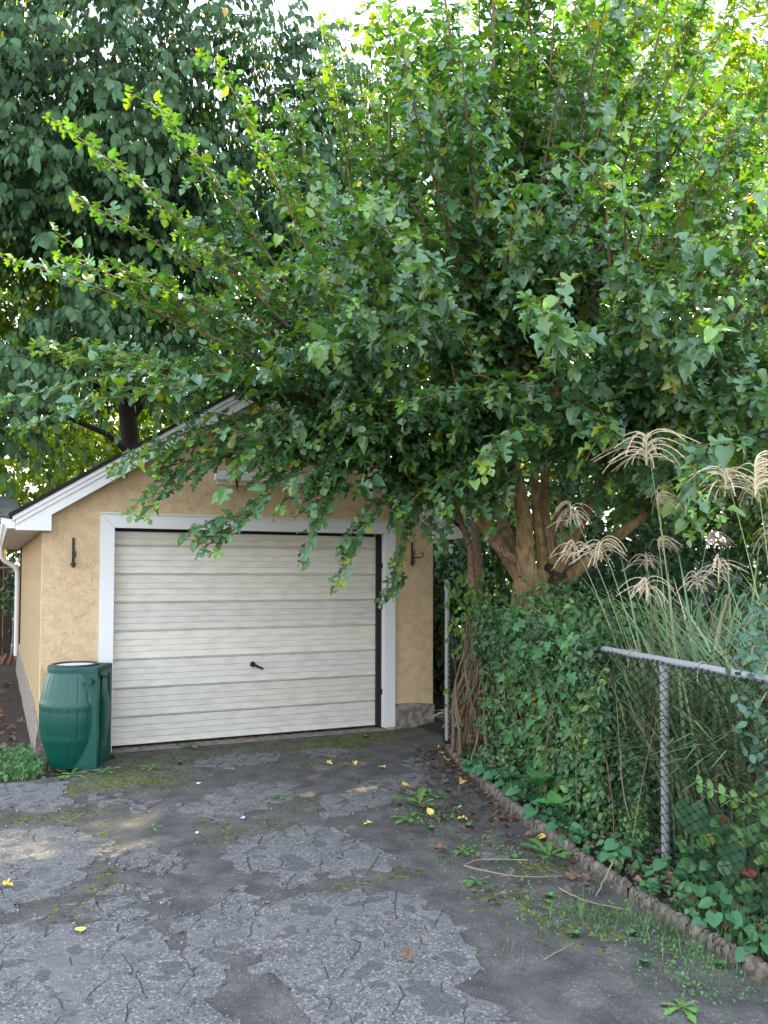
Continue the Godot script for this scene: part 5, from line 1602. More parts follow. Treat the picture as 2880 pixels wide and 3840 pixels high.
func make_grass_clumps() -> void:
	var bm := [blade_mesh(0.75, 0.0095, 2.4), blade_mesh(0.38, 0.0095, 2.4), blade_mesh(1.15, 0.009, 2.4), blade_mesh(0.15, 0.010, 1.8), blade_mesh(0.4, 0.0095, 2.0, 8, 1.1)]
	var racemes := []
	for k in 3:
		var b := MB.new()
		var p := Vector3.ZERO
		var path := []
		var r := []
		var ang := 0.25 + 0.1 * k
		for i in 15:
			path.append(p)
			r.append((0.0022 if i % 2 else 0.0038) * (1.0 - 0.5 * i / 14.0))
			ang = 0.15 + (2.0 + 0.3 * k) * (1.0 - exp(-i / (3.4 + k)))
			p += Vector3(0, cos(ang), sin(ang)) * 0.0195
		b.tube(path, r, 4)
		for i in range(1, 15):
			for h in 4:
				var q: Vector3 = path[i]
				var d: Vector3 = (rand_dir() * 0.8 + (path[i] - path[i - 1]).normalized() * 0.7).normalized() * rf(0.006, 0.013)
				var w: Vector3 = d.cross(Vector3(0.3, 0.5, 0.8)).normalized() * 0.0009
				b.quad(q - w, q + w, q + d + w * 0.3, q + d - w * 0.3, w.cross(d).normalized())
		racemes.append(b.done())
	# [label, base, blades, tilt, plumes as [tip, curl side, pink]]
	var clumps := [
		["ornamental grass clump with open straw plumes behind the nearest fence post", Vector3(2.90, 0, 4.3), 135, [
			[Vector3(2.70, 2.53, 4.17), 0.0, 0, 1.25], [Vector3(2.56, 2.12, 3.58), -1.0, 1, 0.9], [Vector3(2.60, 1.88, 3.85), -0.6, 1, 0.95], [Vector3(2.50, 1.86, 3.70), -1.2, 0, 0.8], [Vector3(2.85, 2.2, 4.1), 0.6, 1, 0.8], [Vector3(2.62, 1.62, 4.25), -0.7, 0, 0.8], [Vector3(2.95, 1.9, 4.0), 0.4, 1, 0.6]]],
		["ornamental grass clump with drooping whitish plumes at the right edge", Vector3(2.95, 0, 5.05), 130, [
			[Vector3(2.78, 2.27, 4.72), 0.0, 0, 1.1], [Vector3(2.76, 2.27, 4.95), 0.2, 0, 1.3], [Vector3(3.0, 2.0, 4.85), 0.8, 1, 1.0], [Vector3(2.80, 1.75, 4.65), -0.2, 1, 0.7], [Vector3(2.95, 1.85, 4.9), 0.9, 0, 0.9], [Vector3(2.78, 1.66, 4.5), -0.2, 1, 0.6]]],
		["ornamental grass clump further back, between mulberry trunk and plumes", Vector3(3.55, 0, 3.6), 110, [
			[Vector3(3.3, 1.8, 3.5), -0.3, 1, 0.7], [Vector3(3.6, 1.95, 3.8), 0.4, 1, 0.7]]],
	]
	for c in clumps:
		var t := thing("ornamental_grass", c[0], "ornamental grass", c[1], "ornamental grass behind the fence")
		var rest := []
		var tint := []
		var mats := []
		for k in 4:
			var m: StandardMaterial3D = M.blade.duplicate()
			m.albedo_color = [lin(0.19, 0.30, 0.135), lin(0.24, 0.35, 0.17), lin(0.14, 0.245, 0.115), lin(0.32, 0.37, 0.17)][k]
			mats.append(m)
		for i in c[2] * 11:
			var a := rf(0, TAU)
			# most blades lean towards the light, over the fence
			var lean := Vector3(cos(a), 0, sin(a)) + Vector3(-0.15, 0, -0.25)
			var ln := rf(1.2, 2.1)
			var tilt := rf(0.0, 0.42)
			var bk: int = i % 4
			if lean.x < -0.3:
				ln = minf(ln, rf(0.9, 1.5))
				tilt *= 0.4
				bk = 1 if i % 2 else 3
			var z := lean.normalized()
			var up := (Vector3.UP + z * tilt).normalized()
			var x := up.cross(z).normalized()
			var bs := Basis(x, up, x.cross(up)) * ln
			bs.x = bs.x.normalized() * rf(0.85, 1.3)
			var xf := Transform3D(bs, Vector3(rf(-0.26, 0.34), -0.03, rf(-0.42, 0.42)))
			if i < c[2]:
				var o := obj("blade", bm[4 if i % 23 == 0 else bk], mats[rng.randi() % 4] if rng.randf() > 0.06 else M.straw, t)
				o.transform = xf
			else:
				if bk != i % 4: xf.basis.z *= 0.35
				rest.append(xf)
				var dead := rng.randf() < 0.18
				tint.append(shade(0.33, 0.25, 0.14) if dead else shade(0.19, 0.30, 0.13, 0.35))
		for k in 2:
			var w := []
			var tn := []
			for i in rest.size():
				if i % 2 == k:
					w.append(rest[i]); tn.append(tint[i])
			scatter("inner_blades", bm[k * 2], M.blade, w, tn, t)
		for p in c[3]:
			var tip: Vector3 = p[0] - c[1]
			var foot := Vector3(tip.x * 0.2 + rf(-0.1, 0.1), 0, tip.z * 0.2 + rf(-0.1, 0.1))
			var path := bez(foot, Vector3(lerpf(foot.x, tip.x, 0.35), tip.y * 0.6, lerpf(foot.z, tip.z, 0.35)), tip, 10)
			var b := MB.new()
			b.tube(path, taper(10, 0.0045, 0.0022), 5)
			obj("stem", b.done(), M.twig if rng.randf() < 0.2 else mats[3], t)
			var pl := Node3D.new()
			var pn: int = t.get_meta("plumes", 0)
			t.set_meta("plumes", pn + 1)
			pl.name = "plume" if pn == 0 else "plume_%03d" % pn
			t.add_child(pl, true)
			pl.position = tip
			var nr := int(22 * p[3]) + 10
			for k in nr:
				var a := TAU * k / nr + rf(-0.2, 0.2)
				if p[1] != 0.0: a = lerpf(a - PI, (PI if p[1] < 0 else 0.0) + rf(-0.9, 0.9), 0.75)
				var out := Vector3(cos(a), 0, sin(a))
				var bs := Basis(Vector3.UP.cross(out), Vector3.UP, out)
				var o := obj("raceme", racemes[rng.randi() % 3], M.straw_pink if p[2] == 1 and rng.randf() < 0.5 else M.straw, pl)
				o.transform = Transform3D(bs * (p[3] * rf(0.6, 1.25)), Vector3(0, -rf(0.0, 0.14) * p[3], 0))

# ---------------------------------------------------------------- small plants and litter
func rosette(called: String, label: String, cat: String, group: String, at: Vector2, kinds: Array, n: int, size: float, tint: Color, rise: float, y := -0.008) -> void:
	var t := thing(called, label, cat, Vector3(at.x, y, at.y), group)
	var list := []
	for i in n:
		var a := TAU * i / n + rf(-0.35, 0.35)
		var d := Vector3(cos(a), rise * rf(0.5, 1.4), sin(a)).normalized()
		var s := size * rf(0.7, 1.2)
		list.append(leaf_at(t.position + d * s * 0.08 + Vector3(0, 0.006, 0), d, Vector3(0, 1, 0) - d * 0.2, s, Color(tint.r * rf(0.8, 1.25), tint.g * rf(0.8, 1.2), tint.b), i))
	leafy(t, kinds, list, M.leaf_ground, n)

func violet(label: String, at: Vector2, n: int, y := 0.02) -> void:
	var t := thing("violet_plant", label, "violet", Vector3(at.x, y, at.y), "violet plants along the edging")
	var list := []
	for i in n:
		var a := TAU * i / n + rf(-0.5, 0.5)
		var r := rf(0.02, 0.10)
		var h := rf(0.05, 0.13)
		var p := t.position + Vector3(cos(a) * r, h, sin(a) * r)
		var s := rf(0.045, 0.078)
		var b := MB.new()
		b.tube([Vector3(cos(a) * 0.01, 0, sin(a) * 0.01), Vector3(cos(a) * r * 0.6, h * 0.7, sin(a) * r * 0.6), p - t.position], [0.002, 0.002, 0.0015], 4, false)
		obj("stalk", b.done(), M.stalk_green, t)
		list.append(leaf_at(p, Vector3(cos(a), -0.35, sin(a) + 0.2), Vector3(-0.1, 1, 0.35) + rand_dir() * 0.25, s, shade(0.05, 0.155, 0.06, 0.22), i))
	leafy(t, LV, list, M.leaf_ground, n)

func tuft(label: String, at: Vector2, n: int, h: float, y := -0.01) -> void:
	var b := MB.new()
	for i in n:
		var a := rf(0, TAU)
		var out := Vector3(cos(a), 0, sin(a))
		var p := Vector3(rng.randfn(0, 0.07), 0, rng.randfn(0, 0.07))
		var ln := h * rf(0.5, 1.3)
		var bend := rf(0.2, 1.3)
		var w := rf(0.0012, 0.0026)
		var side := out.cross(Vector3.UP) * w
		var first := b.v.size()
		var ang := rf(0.05, 0.95)
		b.tint = shade(1.0, 1.0, 1.0, 0.3)
		for k in 5:
			var f := 1.0 - k / 4.2
			var nn := (Vector3.UP * sin(ang) - out * cos(ang))
			b.vert(p - side * f, nn, Vector2.ZERO)
			b.vert(p + side * f, nn, Vector2.ZERO)
			p += (Vector3.UP * cos(ang) + out * sin(ang)) * ln * 0.25
			ang += bend * 0.35
		for k in 4:
			b.tri_i(first + k * 2, first + k * 2 + 1, first + k * 2 + 3)
			b.tri_i(first + k * 2, first + k * 2 + 3, first + k * 2 + 2)
	var o := obj("grass_tuft", b.done(), M.tuft)
	o.position = Vector3(at.x, y, at.y)
	tag(o, label, "grass tuft", "grass tufts on the drive and bed")

func make_small_plants() -> void:
	M.tuft = M.blade.duplicate()
	M.tuft.albedo_color = lin(0.085, 0.19, 0.04)
	M.stalk_green = mat("stalk_green", lin(0.08, 0.16, 0.05), 0.6)
	# variegated hosta at the garage's right corner
	var hosta := [[0.08, 0.06], [0.2, 0.16], [0.27, 0.36], [0.25, 0.56], [0.16, 0.78], [0.06, 0.93]]
	var b := MB.new()
	var t := thing("hosta", "hosta with cream-edged leaves at the foot of the end post", "hosta", Vector3(3.48, 0.02, 0.42))
	var inner := leaf(hosta.map(func(p): return [p[0] * 0.55, p[1] * 0.86 + 0.05]), hosta.map(func(p): return [p[0] * 0.5, p[1] * 0.86 + 0.05]), 0.3, 0.55, 0.02, 1, 0.0, 1.0)
	var outer := leaf(hosta, hosta, 0.3, 0.55, 0.02, 1, 0.25, 1.0)
	var cream: StandardMaterial3D = M.leaf_ground.duplicate()
	cream.albedo_color = lin(0.62, 0.60, 0.33)
	var green: StandardMaterial3D = M.leaf_ground.duplicate()
	green.albedo_color = lin(0.05, 0.13, 0.05)
	for i in 22:
		var a := TAU * i * 0.382
		var d := Vector3(cos(a), rf(0.5, 1.1), sin(a)).normalized()
		var s := rf(0.17, 0.26)
		var bs := frame_of(d, Vector3(0, 1, 0)) * s
		var p := Vector3(d.x * 0.08, 0.03 + 0.05 * (i % 3), d.z * 0.08)
		var o := obj("leaf", outer, cream, t)
		o.transform = Transform3D(bs, p)
		var k := obj("leaf_centre", inner, green, o)
		k.position = Vector3(0, 0.012, 0.02)
	# violets along the edging
	var vp := [Vector2(2.58, 2.25), Vector2(2.56, 2.50), Vector2(2.55, 2.72), Vector2(2.50, 2.92), Vector2(2.42, 3.17), Vector2(2.30, 3.62), Vector2(2.19, 4.0), Vector2(2.24, 4.42), Vector2(2.3, 4.78), Vector2(2.19, 4.86), Vector2(2.2, 5.06), Vector2(2.24, 5.22), Vector2(1.99, 5.62), Vector2(2.4, 4.88), Vector2(2.06, 5.32), Vector2(2.33, 5.4)]
	var where := ["where the litter begins, farthest along the edging", "second from the far end of the row by the vine stems", "third from the far end, under the hedge", "fourth from the far end, hanging over the edging", "beside the seedling with pointed leaves", "at the dandelion growing in the edging", "alone on bare soil, left of the nearest fence post", "at the foot of the nearest fence post", "right of the nearest fence post's foot", "low on the edging below the nearest fence post", "right of the post, second row from the edging", "in the long grass right of the fence post", "spilling over the edging near the bottom right corner", "under the big leaves behind the wire", "between the edging and the long grass", "deep in the grass at the right edge"]
	for i in vp.size(): violet("violet with round leaves " + where[i], vp[i], 12 if i < 8 else 9)
	# weeds on the drive
	var dp := [[Vector2(1.76, 2.87), "in the leaf litter, tallest of the group", 9, 0.16], [Vector2(1.57, 3.1), "at the left end of the litter patch", 7, 0.11], [Vector2(1.98, 2.63), "behind the tallest weed of the litter patch", 8, 0.12], [Vector2(0.70, 0.1), "growing under the door's middle", 6, 0.12], [Vector2(0.23, 0.87), "on the moss right of the barrel", 7, 0.09], [Vector2(-0.16, 0.85), "against the barrel's right foot", 7, 0.12], [Vector2(-0.42, 0.84), "against the middle of the barrel's foot", 7, 0.14], [Vector2(1.57, 3.82), "beside the bent dry stick", 7, 0.09], [Vector2(1.39, 4.28), "on open asphalt below the bent stick", 8, 0.08], [Vector2(2.5, 0.2), "by the door's right jamb", 6, 0.08], [Vector2(0.96, 2.2), "in the crack in the middle of the drive", 6, 0.09], [Vector2(-0.05, 2.57), "in the mossy crack on the left", 5, 0.06], [Vector2(1.98, 4.12), "rooted against the edging, upright", 7, 0.15], [Vector2(1.42, 5.75), "in the bottom right corner", 9, 0.08], [Vector2(2.05, 4.45), "small clover at the edging", 4, 0.045]]
	for d in dp: rosette("weed", "green rosette weed " + d[1], "weed", "weeds on the drive", d[0], LD, d[2], d[3], Color(0.10, 0.22, 0.045), 0.45 if d[3] < 0.15 else 0.8)
	var cp := [[Vector2(-0.5, 0.98), "between barrel and asphalt slab"], [Vector2(0.48, 0.78), "on the moss in front of the door's left half"], [Vector2(1.95, 5.2), "in the long grass at the edging"], [Vector2(1.7, 5.15), "below the dark asphalt spot at right"], [Vector2(1.85, 3.4), "at the near end of the litter patch"], [Vector2(1.6, 3.35), "left of the litter patch"], [Vector2(1.55, 5.4), "left of the bottom right corner weeds"], [Vector2(1.83, 5.55), "near the last edging stones"], [Vector2(1.62, 4.62), "round the lighter asphalt patch"], [Vector2(2.44, 0.35), "in front of the right trim board"], [Vector2(1.78, 4.05), "on the soil beside the bent stick"], [Vector2(1.45, 5.05), "by the pale asphalt spot"]]
	for c in cp: rosette("clover", "small clover-like weed " + c[1], "clover", "clover weeds on the drive", c[0] , LV, 16, 0.03, Color(0.075, 0.18, 0.05), 0.9)
	rosette("seedling", "light green seedling with large pointed leaves before the hedge", "seedling", "", Vector2(2.40, 3.42), LC, 9, 0.16, Color(0.07, 0.22, 0.06), 0.9, 0.2)
	rosette("seedling", "low seedling with two wide leaves over the edging soil", "seedling", "", Vector2(2.34, 3.7), LC, 5, 0.14, Color(0.08, 0.25, 0.06), 0.5, 0.15)
	# grass tufts
	var tp := [[Vector2(1.75, 5.01), "the lush one left of the edging", 90, 0.14], [Vector2(1.83, 5.17), "against the edging's middle", 80, 0.15], [Vector2(1.81, 3.15), "in the litter patch", 40, 0.1], [Vector2(2.84, 1.85), "at the root of the trunk in the fence", 70, 0.2], [Vector2(2.04, 5.5), "tall, behind the last edging stones", 90, 0.3], [Vector2(0.22, 1.39), "yellowish, on the moss before the door", 50, 0.07], [Vector2(2.45, 5.0), "tall, right of the fence post", 70, 0.32], [Vector2(-0.75, 0.30), "against the garage's left corner", 140, 0.2], [Vector2(-0.95, 0.55), "in the ground cover at the left edge", 120, 0.14], [Vector2(-0.83, 0.78), "at the edge of the asphalt, left of the barrel", 90, 0.1], [Vector2(-0.72, 0.62), "left of the barrel, nearest the asphalt", 110, 0.12], [Vector2(-0.86, 0.0), "behind the one at the garage's left corner", 120, 0.18], [Vector2(1.76, 5.63), "short, above the bottom right corner", 60, 0.1], [Vector2(1.78, 5.4), "short, beside the last edging stones", 60, 0.11], [Vector2(1.35, 4.86), "small, on the dark asphalt", 30, 0.07], [Vector2(2.16, 5.12), "long-bladed, bending over the edging", 90, 0.26], [Vector2(1.02, 5.07), "tiny, alone on the open drive", 16, 0.06], [Vector2(1.95, 4.62), "under the short pale stick", 26, 0.07], [Vector2(2.3, 5.35), "tall, at the right edge", 90, 0.36], [Vector2(1.43, 3.98), "small, inside the bent stick's curve", 30, 0.07], [Vector2(1.62, 4.9), "spreading, below the curved twig", 60, 0.12]]
	for q in tp: tuft("grass tuft, " + q[1], q[0], q[2], q[3])
	# ground cover left of the barrel, and low leaves in the bed
	var list := []
	for i in 3600:
		var p := Vector3(rf(-2.6, -0.62), 0, rf(-0.9, 0.95))
		if rng.randf() < smoothstep(0.35, 0.95, p.z): continue
		if rng.randf() < smoothstep(0.0, -0.9, p.z): continue
		p.y = rf(-0.02, 0.045)
		list.append(leaf_at(p, rand_dir() + Vector3(0, -0.2, 0.3), Vector3(0, 1, 0.3) + rand_dir() * 0.4, rf(0.018, 0.042), shade(0.07, 0.18, 0.05, 0.3), i))
	t = thing("ground_cover", "low green ground cover on the soil left of the barrel", "ground cover", Vector3(-1.4, 0, 0.2))
	t.set_meta("kind", "stuff")
	leafy(t, LV, list, M.leaf_ground, 0, "leaf", "leaves")
	list = []
	for i in 1500:
		var z := rf(0.9, 6.2)
		var p := Vector3(curb_x(z) + 0.05 + pow(rng.randf(), 1.4) * 0.6, 0.0, z)
		p.y = 0.04 + rf(0.0, 0.07)
		list.append(leaf_at(p, rand_dir() + Vector3(-0.2, -0.2, 0.2), Vector3(-0.2, 1, 0.3) + rand_dir() * 0.5, rf(0.015, 0.04), shade(0.055, 0.15, 0.045, 0.3), i))
	t = thing("bed_undergrowth", "low small-leaved undergrowth on the bed between edging and fence", "undergrowth", Vector3(2.4, 0, 3.5))
	t.set_meta("kind", "stuff")
	leafy(t, LV, list, M.leaf_ground, 0, "leaf", "leaves")
	list = []
	for i in 1500:
		var c: Vector2 = [Vector2(1.72, 5.1), Vector2(1.85, 5.4), Vector2(1.6, 5.6), Vector2(1.7, 3.1), Vector2(1.5, 4.75), Vector2(1.75, 4.0)][i % 6]
		var p := Vector3(c.x + rng.randfn(0, 0.11), 0.0, c.y + rng.randfn(0, 0.16))
		if p.x > curb_x(p.z) - 0.03: continue
		p.y = rf(0.0, 0.035)
		list.append(leaf_at(p, rand_dir(), Vector3(0, 1, 0.2) + rand_dir() * 0.4, rf(0.008, 0.02), shade(0.075, 0.17, 0.045, 0.3), i))
	t = thing("creeping_weeds", "tiny creeping weeds on the asphalt along the edging", "weeds", Vector3(1.7, 0, 4.6))
	t.set_meta("kind", "stuff")
	leafy(t, [LB[0], LB[1]], list, M.leaf_ground, 0, "leaf", "leaves")

func make_litter() -> void:
	# dry brown leaves
	var list := []
	for i in 620:
		var z := rf(1.1, 4.6)
		var p := Vector3(curb_x(z) - 0.03 - pow(rng.randf(), 1.6) * (0.75 if z > 2.2 else 0.35), 0.002, z)
		if z > 3.5 and rng.randf() < 0.6: continue
		p.y = rf(0.0, 0.025)
		list.append(leaf_at(p, rand_dir() * Vector3(1, 0.25, 1), Vector3(0, 1, 0) + rand_dir() * 0.5, rf(0.022, 0.055), shade(0.12, 0.075, 0.045, 0.5), rng.randi() % 6))
	for i in 260:
		list.append(leaf_at(Vector3(rf(-2.5, -0.75), rf(-0.02, 0.02), rf(-6.0, -0.6)), rand_dir() * Vector3(1, 0.25, 1), Vector3(0, 1, 0) + rand_dir() * 0.5, rf(0.05, 0.1), shade(0.16, 0.10, 0.055, 0.5), rng.randi() % 6))
	for i in 500:
		var z := rf(0.9, 5.8)
		list.append(leaf_at(Vector3(curb_x(z) + rf(0.05, 0.9), 0.06 + rf(0.0, 0.03), z), rand_dir() * Vector3(1, 0.3, 1), Vector3(0, 1, 0) + rand_dir() * 0.5, rf(0.03, 0.07), shade(0.17, 0.11, 0.06, 0.5), rng.randi() % 6))
	var t := thing("leaf_litter", "dry brown fallen leaves along the edging", "leaf litter", Vector3(2.2, 0, 2.8))
	t.set_meta("kind", "stuff")
	leafy(t, LM, list, M.leaf_dead, 0, "leaf", "leaves")
	# fallen leaves one by one
	var spots := [[Vector2(-0.63, 4.11), 0.085, "alone at the lower left of the drive"], [Vector2(2.02, 1.71), 0.10, "largest on the upper drive, folded"], [Vector2(2.75, 1.4), 0.07, "highest of the cluster by the trunk in the fence"], [Vector2(2.65, 1.67), 0.075, "lower of the cluster by the trunk in the fence"], [Vector2(1.65, 1.32), 0.055, "on the moss, left of a pair"], [Vector2(1.87, 1.41), 0.06, "on the moss, right of a pair"], [Vector2(1.91, 2.3), 0.06, "on the grey slab above the weeds"], [Vector2(1.28, 3.1), 0.05, "at the left tip of the litter patch"], [Vector2(2.60, 1.9), 0.06, "at the start of the edging"], [Vector2(2.41, 2.37), 0.07, "on brown litter at the edging"], [Vector2(1.73, 3.11), 0.06, "in the middle of the weeds"], [Vector2(1.98, 3.04), 0.055, "right side of the weeds"], [Vector2(1.9, 3.3), 0.06, "below the weeds"], [Vector2(2.83, 1.17), 0.05, "nearest the hosta"], [Vector2(-0.95, 3.3), 0.06, "orange, at the left edge of the picture"], [Vector2(2.15, 3.85), 0.08, "wide and pale, on the edging"]]
	for s in spots:
		var m: StandardMaterial3D = M.leaf_dead.duplicate()
		m.albedo_color = lin(0.72 * rf(0.8, 1.1), 0.62 * rf(0.75, 1.05), 0.13) if not "orange" in s[2] else lin(0.7, 0.4, 0.05)
		var o := obj("fallen_leaf", LC[1] if s[1] > 0.08 else LM[rng.randi() % 4], m)
		o.transform = Transform3D(frame_of(Vector3(rf(-1, 1), rf(-0.05, 0.2), rf(-1, 1)), Vector3(rf(-0.4, 0.4), 1, rf(0, 0.5))) * s[1], Vector3(s[0].x, 0.018, s[0].y))
		tag(o, "yellow fallen leaf, " + s[2], "leaf", "yellow fallen leaves")
	for s in [[Vector2(0.62, 4.97), "curled brown leaf on the open drive at bottom centre", 0.06], [Vector2(1.86, 4.47), "flat brown leaf against the edging stones", 0.09], [Vector2(1.42, 3.75), "brown leaf beside the bent stick", 0.07]]:
		var m: StandardMaterial3D = M.leaf_dead.duplicate()
		m.albedo_color = lin(0.16, 0.085, 0.045)
		var o := obj("fallen_leaf", LM[4], m)
		o.transform = Transform3D(frame_of(Vector3(rf(-1, 1), 0.3, rf(-1, 1)), Vector3(0.3, 1, 0.4)) * s[2], Vector3(s[0].x, 0.02, s[0].y))
		tag(o, s[1], "leaf", "brown fallen leaves")
	var red: StandardMaterial3D = M.leaf_dead.duplicate()
	red.albedo_color = lin(0.30, 0.05, 0.04)
	for s in [[Vector3(2.36, 0.22, 5.28), "red fallen leaf caught in the wire at right"], [Vector3(2.44, 0.42, 5.0), "red narrow leaf hanging behind the fence wire"]]:
		var o := obj("red_leaf", LC[1], red)
		o.transform = Transform3D(frame_of(Vector3(-0.7, 0.2, -0.3) if s[0].y < 0.3 else Vector3(0, -1, 0.1), Vector3(-0.4, 0.8, 0.5)) * 0.075, s[0])
		tag(o, s[1], "leaf", "red leaves")
	# dead leaf hanging from a shoot before the ledge
	var dm: StandardMaterial3D = M.leaf_dead.duplicate()
	dm.albedo_color = lin(0.10, 0.05, 0.035)
	var dl := obj("withered_leaf", LC[2], dm)
	dl.transform = Transform3D(frame_of(Vector3(0.05, -1, 0.1), Vector3(0, 0.1, 1)) * Basis.from_scale(Vector3(0.06, 0.08, 0.2)), Vector3(1.02, 2.62, 0.55))
	tag(dl, "withered brown leaf hanging before the white ledge", "leaf")
	# sticks
	var sticks := [[[Vector3(1.82, 0.01, 4.13), Vector3(1.55, 0.015, 4.01), Vector3(1.42, 0.02, 4.08), Vector3(1.62, 0.012, 4.34), Vector3(1.85, 0.01, 4.42)], 0.005, "bent dry stalk lying in a loop on the drive"], [[Vector3(2.10, 0.10, 4.55), Vector3(1.84, 0.0, 4.72)], 0.007, "short pale stick leaning on the edging"], [[Vector3(1.72, 0.012, 4.56), Vector3(1.74, 0.012, 4.77), Vector3(1.86, 0.012, 4.95)], 0.005, "curved thin twig below the short stick"], [[Vector3(1.17, 0.006, 5.2), Vector3(1.4, 0.006, 5.12)], 0.0025, "straight thin twig on the asphalt, nearest the viewer"], [[Vector3(2.66, 0.05, 2.05), Vector3(2.72, 0.3, 2.1), Vector3(2.62, 0.42, 2.25)], 0.006, "bare pale twig rising at the edging's far end"]]
	for s in sticks:
		var b := MB.new()
		var p: Array = s[0]
		var c: Vector3 = p[0]
		var cv := Curve3D.new()
		for k in p.size():
			var h: Vector3 = (p[mini(k + 1, p.size() - 1)] - p[maxi(k - 1, 0)]) * 0.17
			cv.add_point(p[k] - c, -h, h)
		var bp := []
		for k in 17: bp.append(cv.sample_baked(cv.get_baked_length() * k / 16.0) + Vector3(rf(-1, 1), 0, rf(-1, 1)) * 0.004)
		b.tube(bp, taper(16, s[1] * 0.8, s[1] * 0.4), 6)
		var o := obj("stick", b.done(), M.pale_stick)
		o.position = c
		tag(o, s[2], "stick", "dry sticks on the drive")
	for s in [[Vector2(0.48, 1.55), "white paper scrap nearest the door"], [Vector2(0.19, 2.81), "white scrap in the middle of the drive"], [Vector2(0.55, 2.61), "white scrap right of the mossy crack"]]:
		var b := MB.new()
		var rows := []
		for j in 4:
			var row := []
			for i in 4: row.append(Vector3((i - 1.5) * 0.013, 0.006 + 0.006 * sin(i * 2.0 + j * 3.0), (j - 1.5) * 0.007))
			rows.append(row)
		b.sheet(rows, false, Vector3.ZERO, Vector3.UP)
		var o := obj("paper_scrap", b.done(), M.white_scrap)
		o.position = Vector3(s[0].x, 0.0, s[0].y)
		o.rotation.y = s[0].x * 7.0
		tag(o, s[1], "scrap", "white scraps on the drive")
	# moss: thousands of tiny cushions, thickest along the cracks and by the door
	var where := []
	var tint := []
	var b := MB.new()
	var rows := []
	for q in [[0.0, 0.5], [0.5, 0.42], [0.85, 0.2], [1.0, -0.1]]:
		var row := []
		for k in 6: row.append(Vector3(cos(TAU * k / 6.0) * (q[0] + 0.001) * (1.0 + 0.2 * sin(k * 2.0)), q[1], sin(TAU * k / 6.0) * (q[0] + 0.001)))
		rows.append(row)
	b.sheet(rows, true, Vector3(0, -0.5, 0))
	var cushion := b.done()
	var patches := [[Vector2(2.45, 0.33), 0.30, 0.10, 1000], [Vector2(1.95, 0.6), 0.35, 0.12, 800], [Vector2(-0.05, 1.0), 0.25, 0.2, 700], [Vector2(-0.34, 1.28), 0.25, 0.12, 380], [Vector2(-0.46, 2.0), 0.12, 0.2, 300], [Vector2(-0.7, 2.03), 0.28, 0.05, 320], [Vector2(-0.98, 1.9), 0.2, 0.08, 200], [Vector2(0.19, 1.3), 0.18, 0.14, 260], [Vector2(1.77, 1.2), 0.25, 0.1, 160], [Vector2(0.66, 2.8), 0.18, 0.14, 260], [Vector2(-0.36, 2.7), 0.04, 0.14, 160], [Vector2(1.83, 4.21), 0.12, 0.1, 300], [Vector2(1.55, 4.9), 0.14, 0.2, 260], [Vector2(1.42, 4.6), 0.12, 0.14, 200], [Vector2(0.4, 0.5), 0.4, 0.16, 420], [Vector2(1.2, 0.3), 0.5, 0.1, 300], [Vector2(-0.62, 3.75), 0.1, 0.14, 120], [Vector2(-0.42, 3.35), 0.06, 0.2, 130], [Vector2(0.95, 4.0), 0.25, 0.05, 160], [Vector2(1.7, 3.6), 0.2, 0.3, 220], [Vector2(-0.45, 4.7), 0.05, 0.2, 90], [Vector2(0.35, 2.75), 0.1, 0.3, 150], [Vector2(1.0, 2.5), 0.2, 0.12, 150]]
	for p in patches:
		for i in int(p[3] * (1.5 if p[0].y < 1.6 else 0.7)):
			var x: float = p[0].x + rng.randfn(0, 1) * p[1]
			var z: float = p[0].y + rng.randfn(0, 1) * p[2]
			if z < 0.09: continue
			var s := rf(0.006, 0.022)
			where.append(Transform3D(Basis(Vector3.UP, rf(0, TAU)) * Basis.from_scale(Vector3(s, s * 0.45, s * rf(0.6, 1.2))), Vector3(x, -0.009, z)))
			tint.append(shade(0.9, 0.9, 0.9, 0.35) if rng.randf() < 0.65 else shade(0.35, 0.32, 0.3, 0.3))
	var ms := scatter("moss", cushion, M.moss, where, tint, null)
	tag(ms, "yellow-green moss in the cracks and before the door", "moss", "", "stuff")

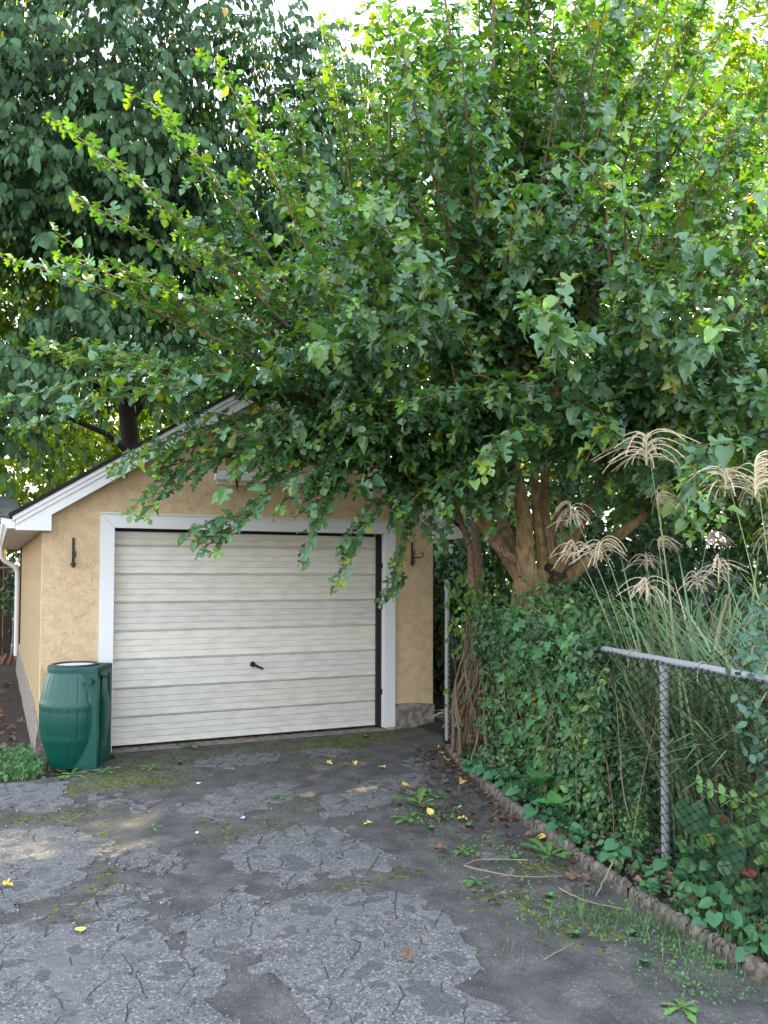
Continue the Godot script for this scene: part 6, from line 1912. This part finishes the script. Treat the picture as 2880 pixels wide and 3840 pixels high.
# ---------------------------------------------------------------- scene
func _ready() -> void:
	rng.seed = 20240917
	var cam := Camera3D.new()
	cam.name = "camera"
	cam.projection = Camera3D.PROJECTION_FRUSTUM
	cam.near = 0.05
	cam.far = 400.0
	cam.size = 0.05 * 3840.0 / FOCAL
	cam.frustum_offset = Vector2(0, 0.05 * SHIFT / FOCAL)
	cam.transform = Transform3D(Basis(AX_R, AX_U, -AX_F).orthonormalized(), EYE)
	add_child(cam, true)
	cam.current = true
	var env := Environment.new()
	env.background_mode = Environment.BG_SKY
	var sky := ProceduralSkyMaterial.new()
	sky.sky_top_color = Color(0.73, 0.79, 0.885)
	sky.sky_horizon_color = Color(0.97, 0.96, 0.94)
	sky.sky_curve = 0.16
	sky.ground_bottom_color = Color(0.32, 0.31, 0.29)
	sky.ground_horizon_color = Color(0.52, 0.52, 0.50)
	sky.sky_energy_multiplier = 1.0
	env.sky = Sky.new()
	env.sky.sky_material = sky
	env.tonemap_mode = Environment.TONE_MAPPER_LINEAR
	env.tonemap_exposure = 5.0
	env.sdfgi_enabled = true
	env.ssao_enabled = true
	env.ssil_enabled = true
	var we := WorldEnvironment.new()
	we.name = "environment"
	we.environment = env
	add_child(we, true)
	var sun := DirectionalLight3D.new()
	sun.name = "sun"
	sun.light_energy = 1.6
	sun.light_color = Color(1.0, 0.92, 0.76)
	sun.light_angular_distance = 0.5
	sun.shadow_enabled = true
	var to_sun := Vector3(0.66, 0.62, -0.42).normalized()
	sun.transform = Transform3D(Basis.looking_at(-to_sun, Vector3.UP), Vector3(0, 20, 0))
	add_child(sun, true)

	make_materials()
	make_leaves()
	make_ground()
	make_crumbs()
	make_garage()
	make_edging()
	make_fence()
	make_far_left()
	make_trees()
	make_mulberry()
	make_bushes()
	make_vines()
	make_grass_clumps()
	make_barrel()
	hanger("black iron plant bracket on the left pier, above the barrel", -0.364, 1.715, 1.99, 0.0)
	hanger("black iron scroll bracket on the right pier, half behind leaves", 3.14, 1.745, 2.01, 0.0)
	make_small_plants()
	make_litter()
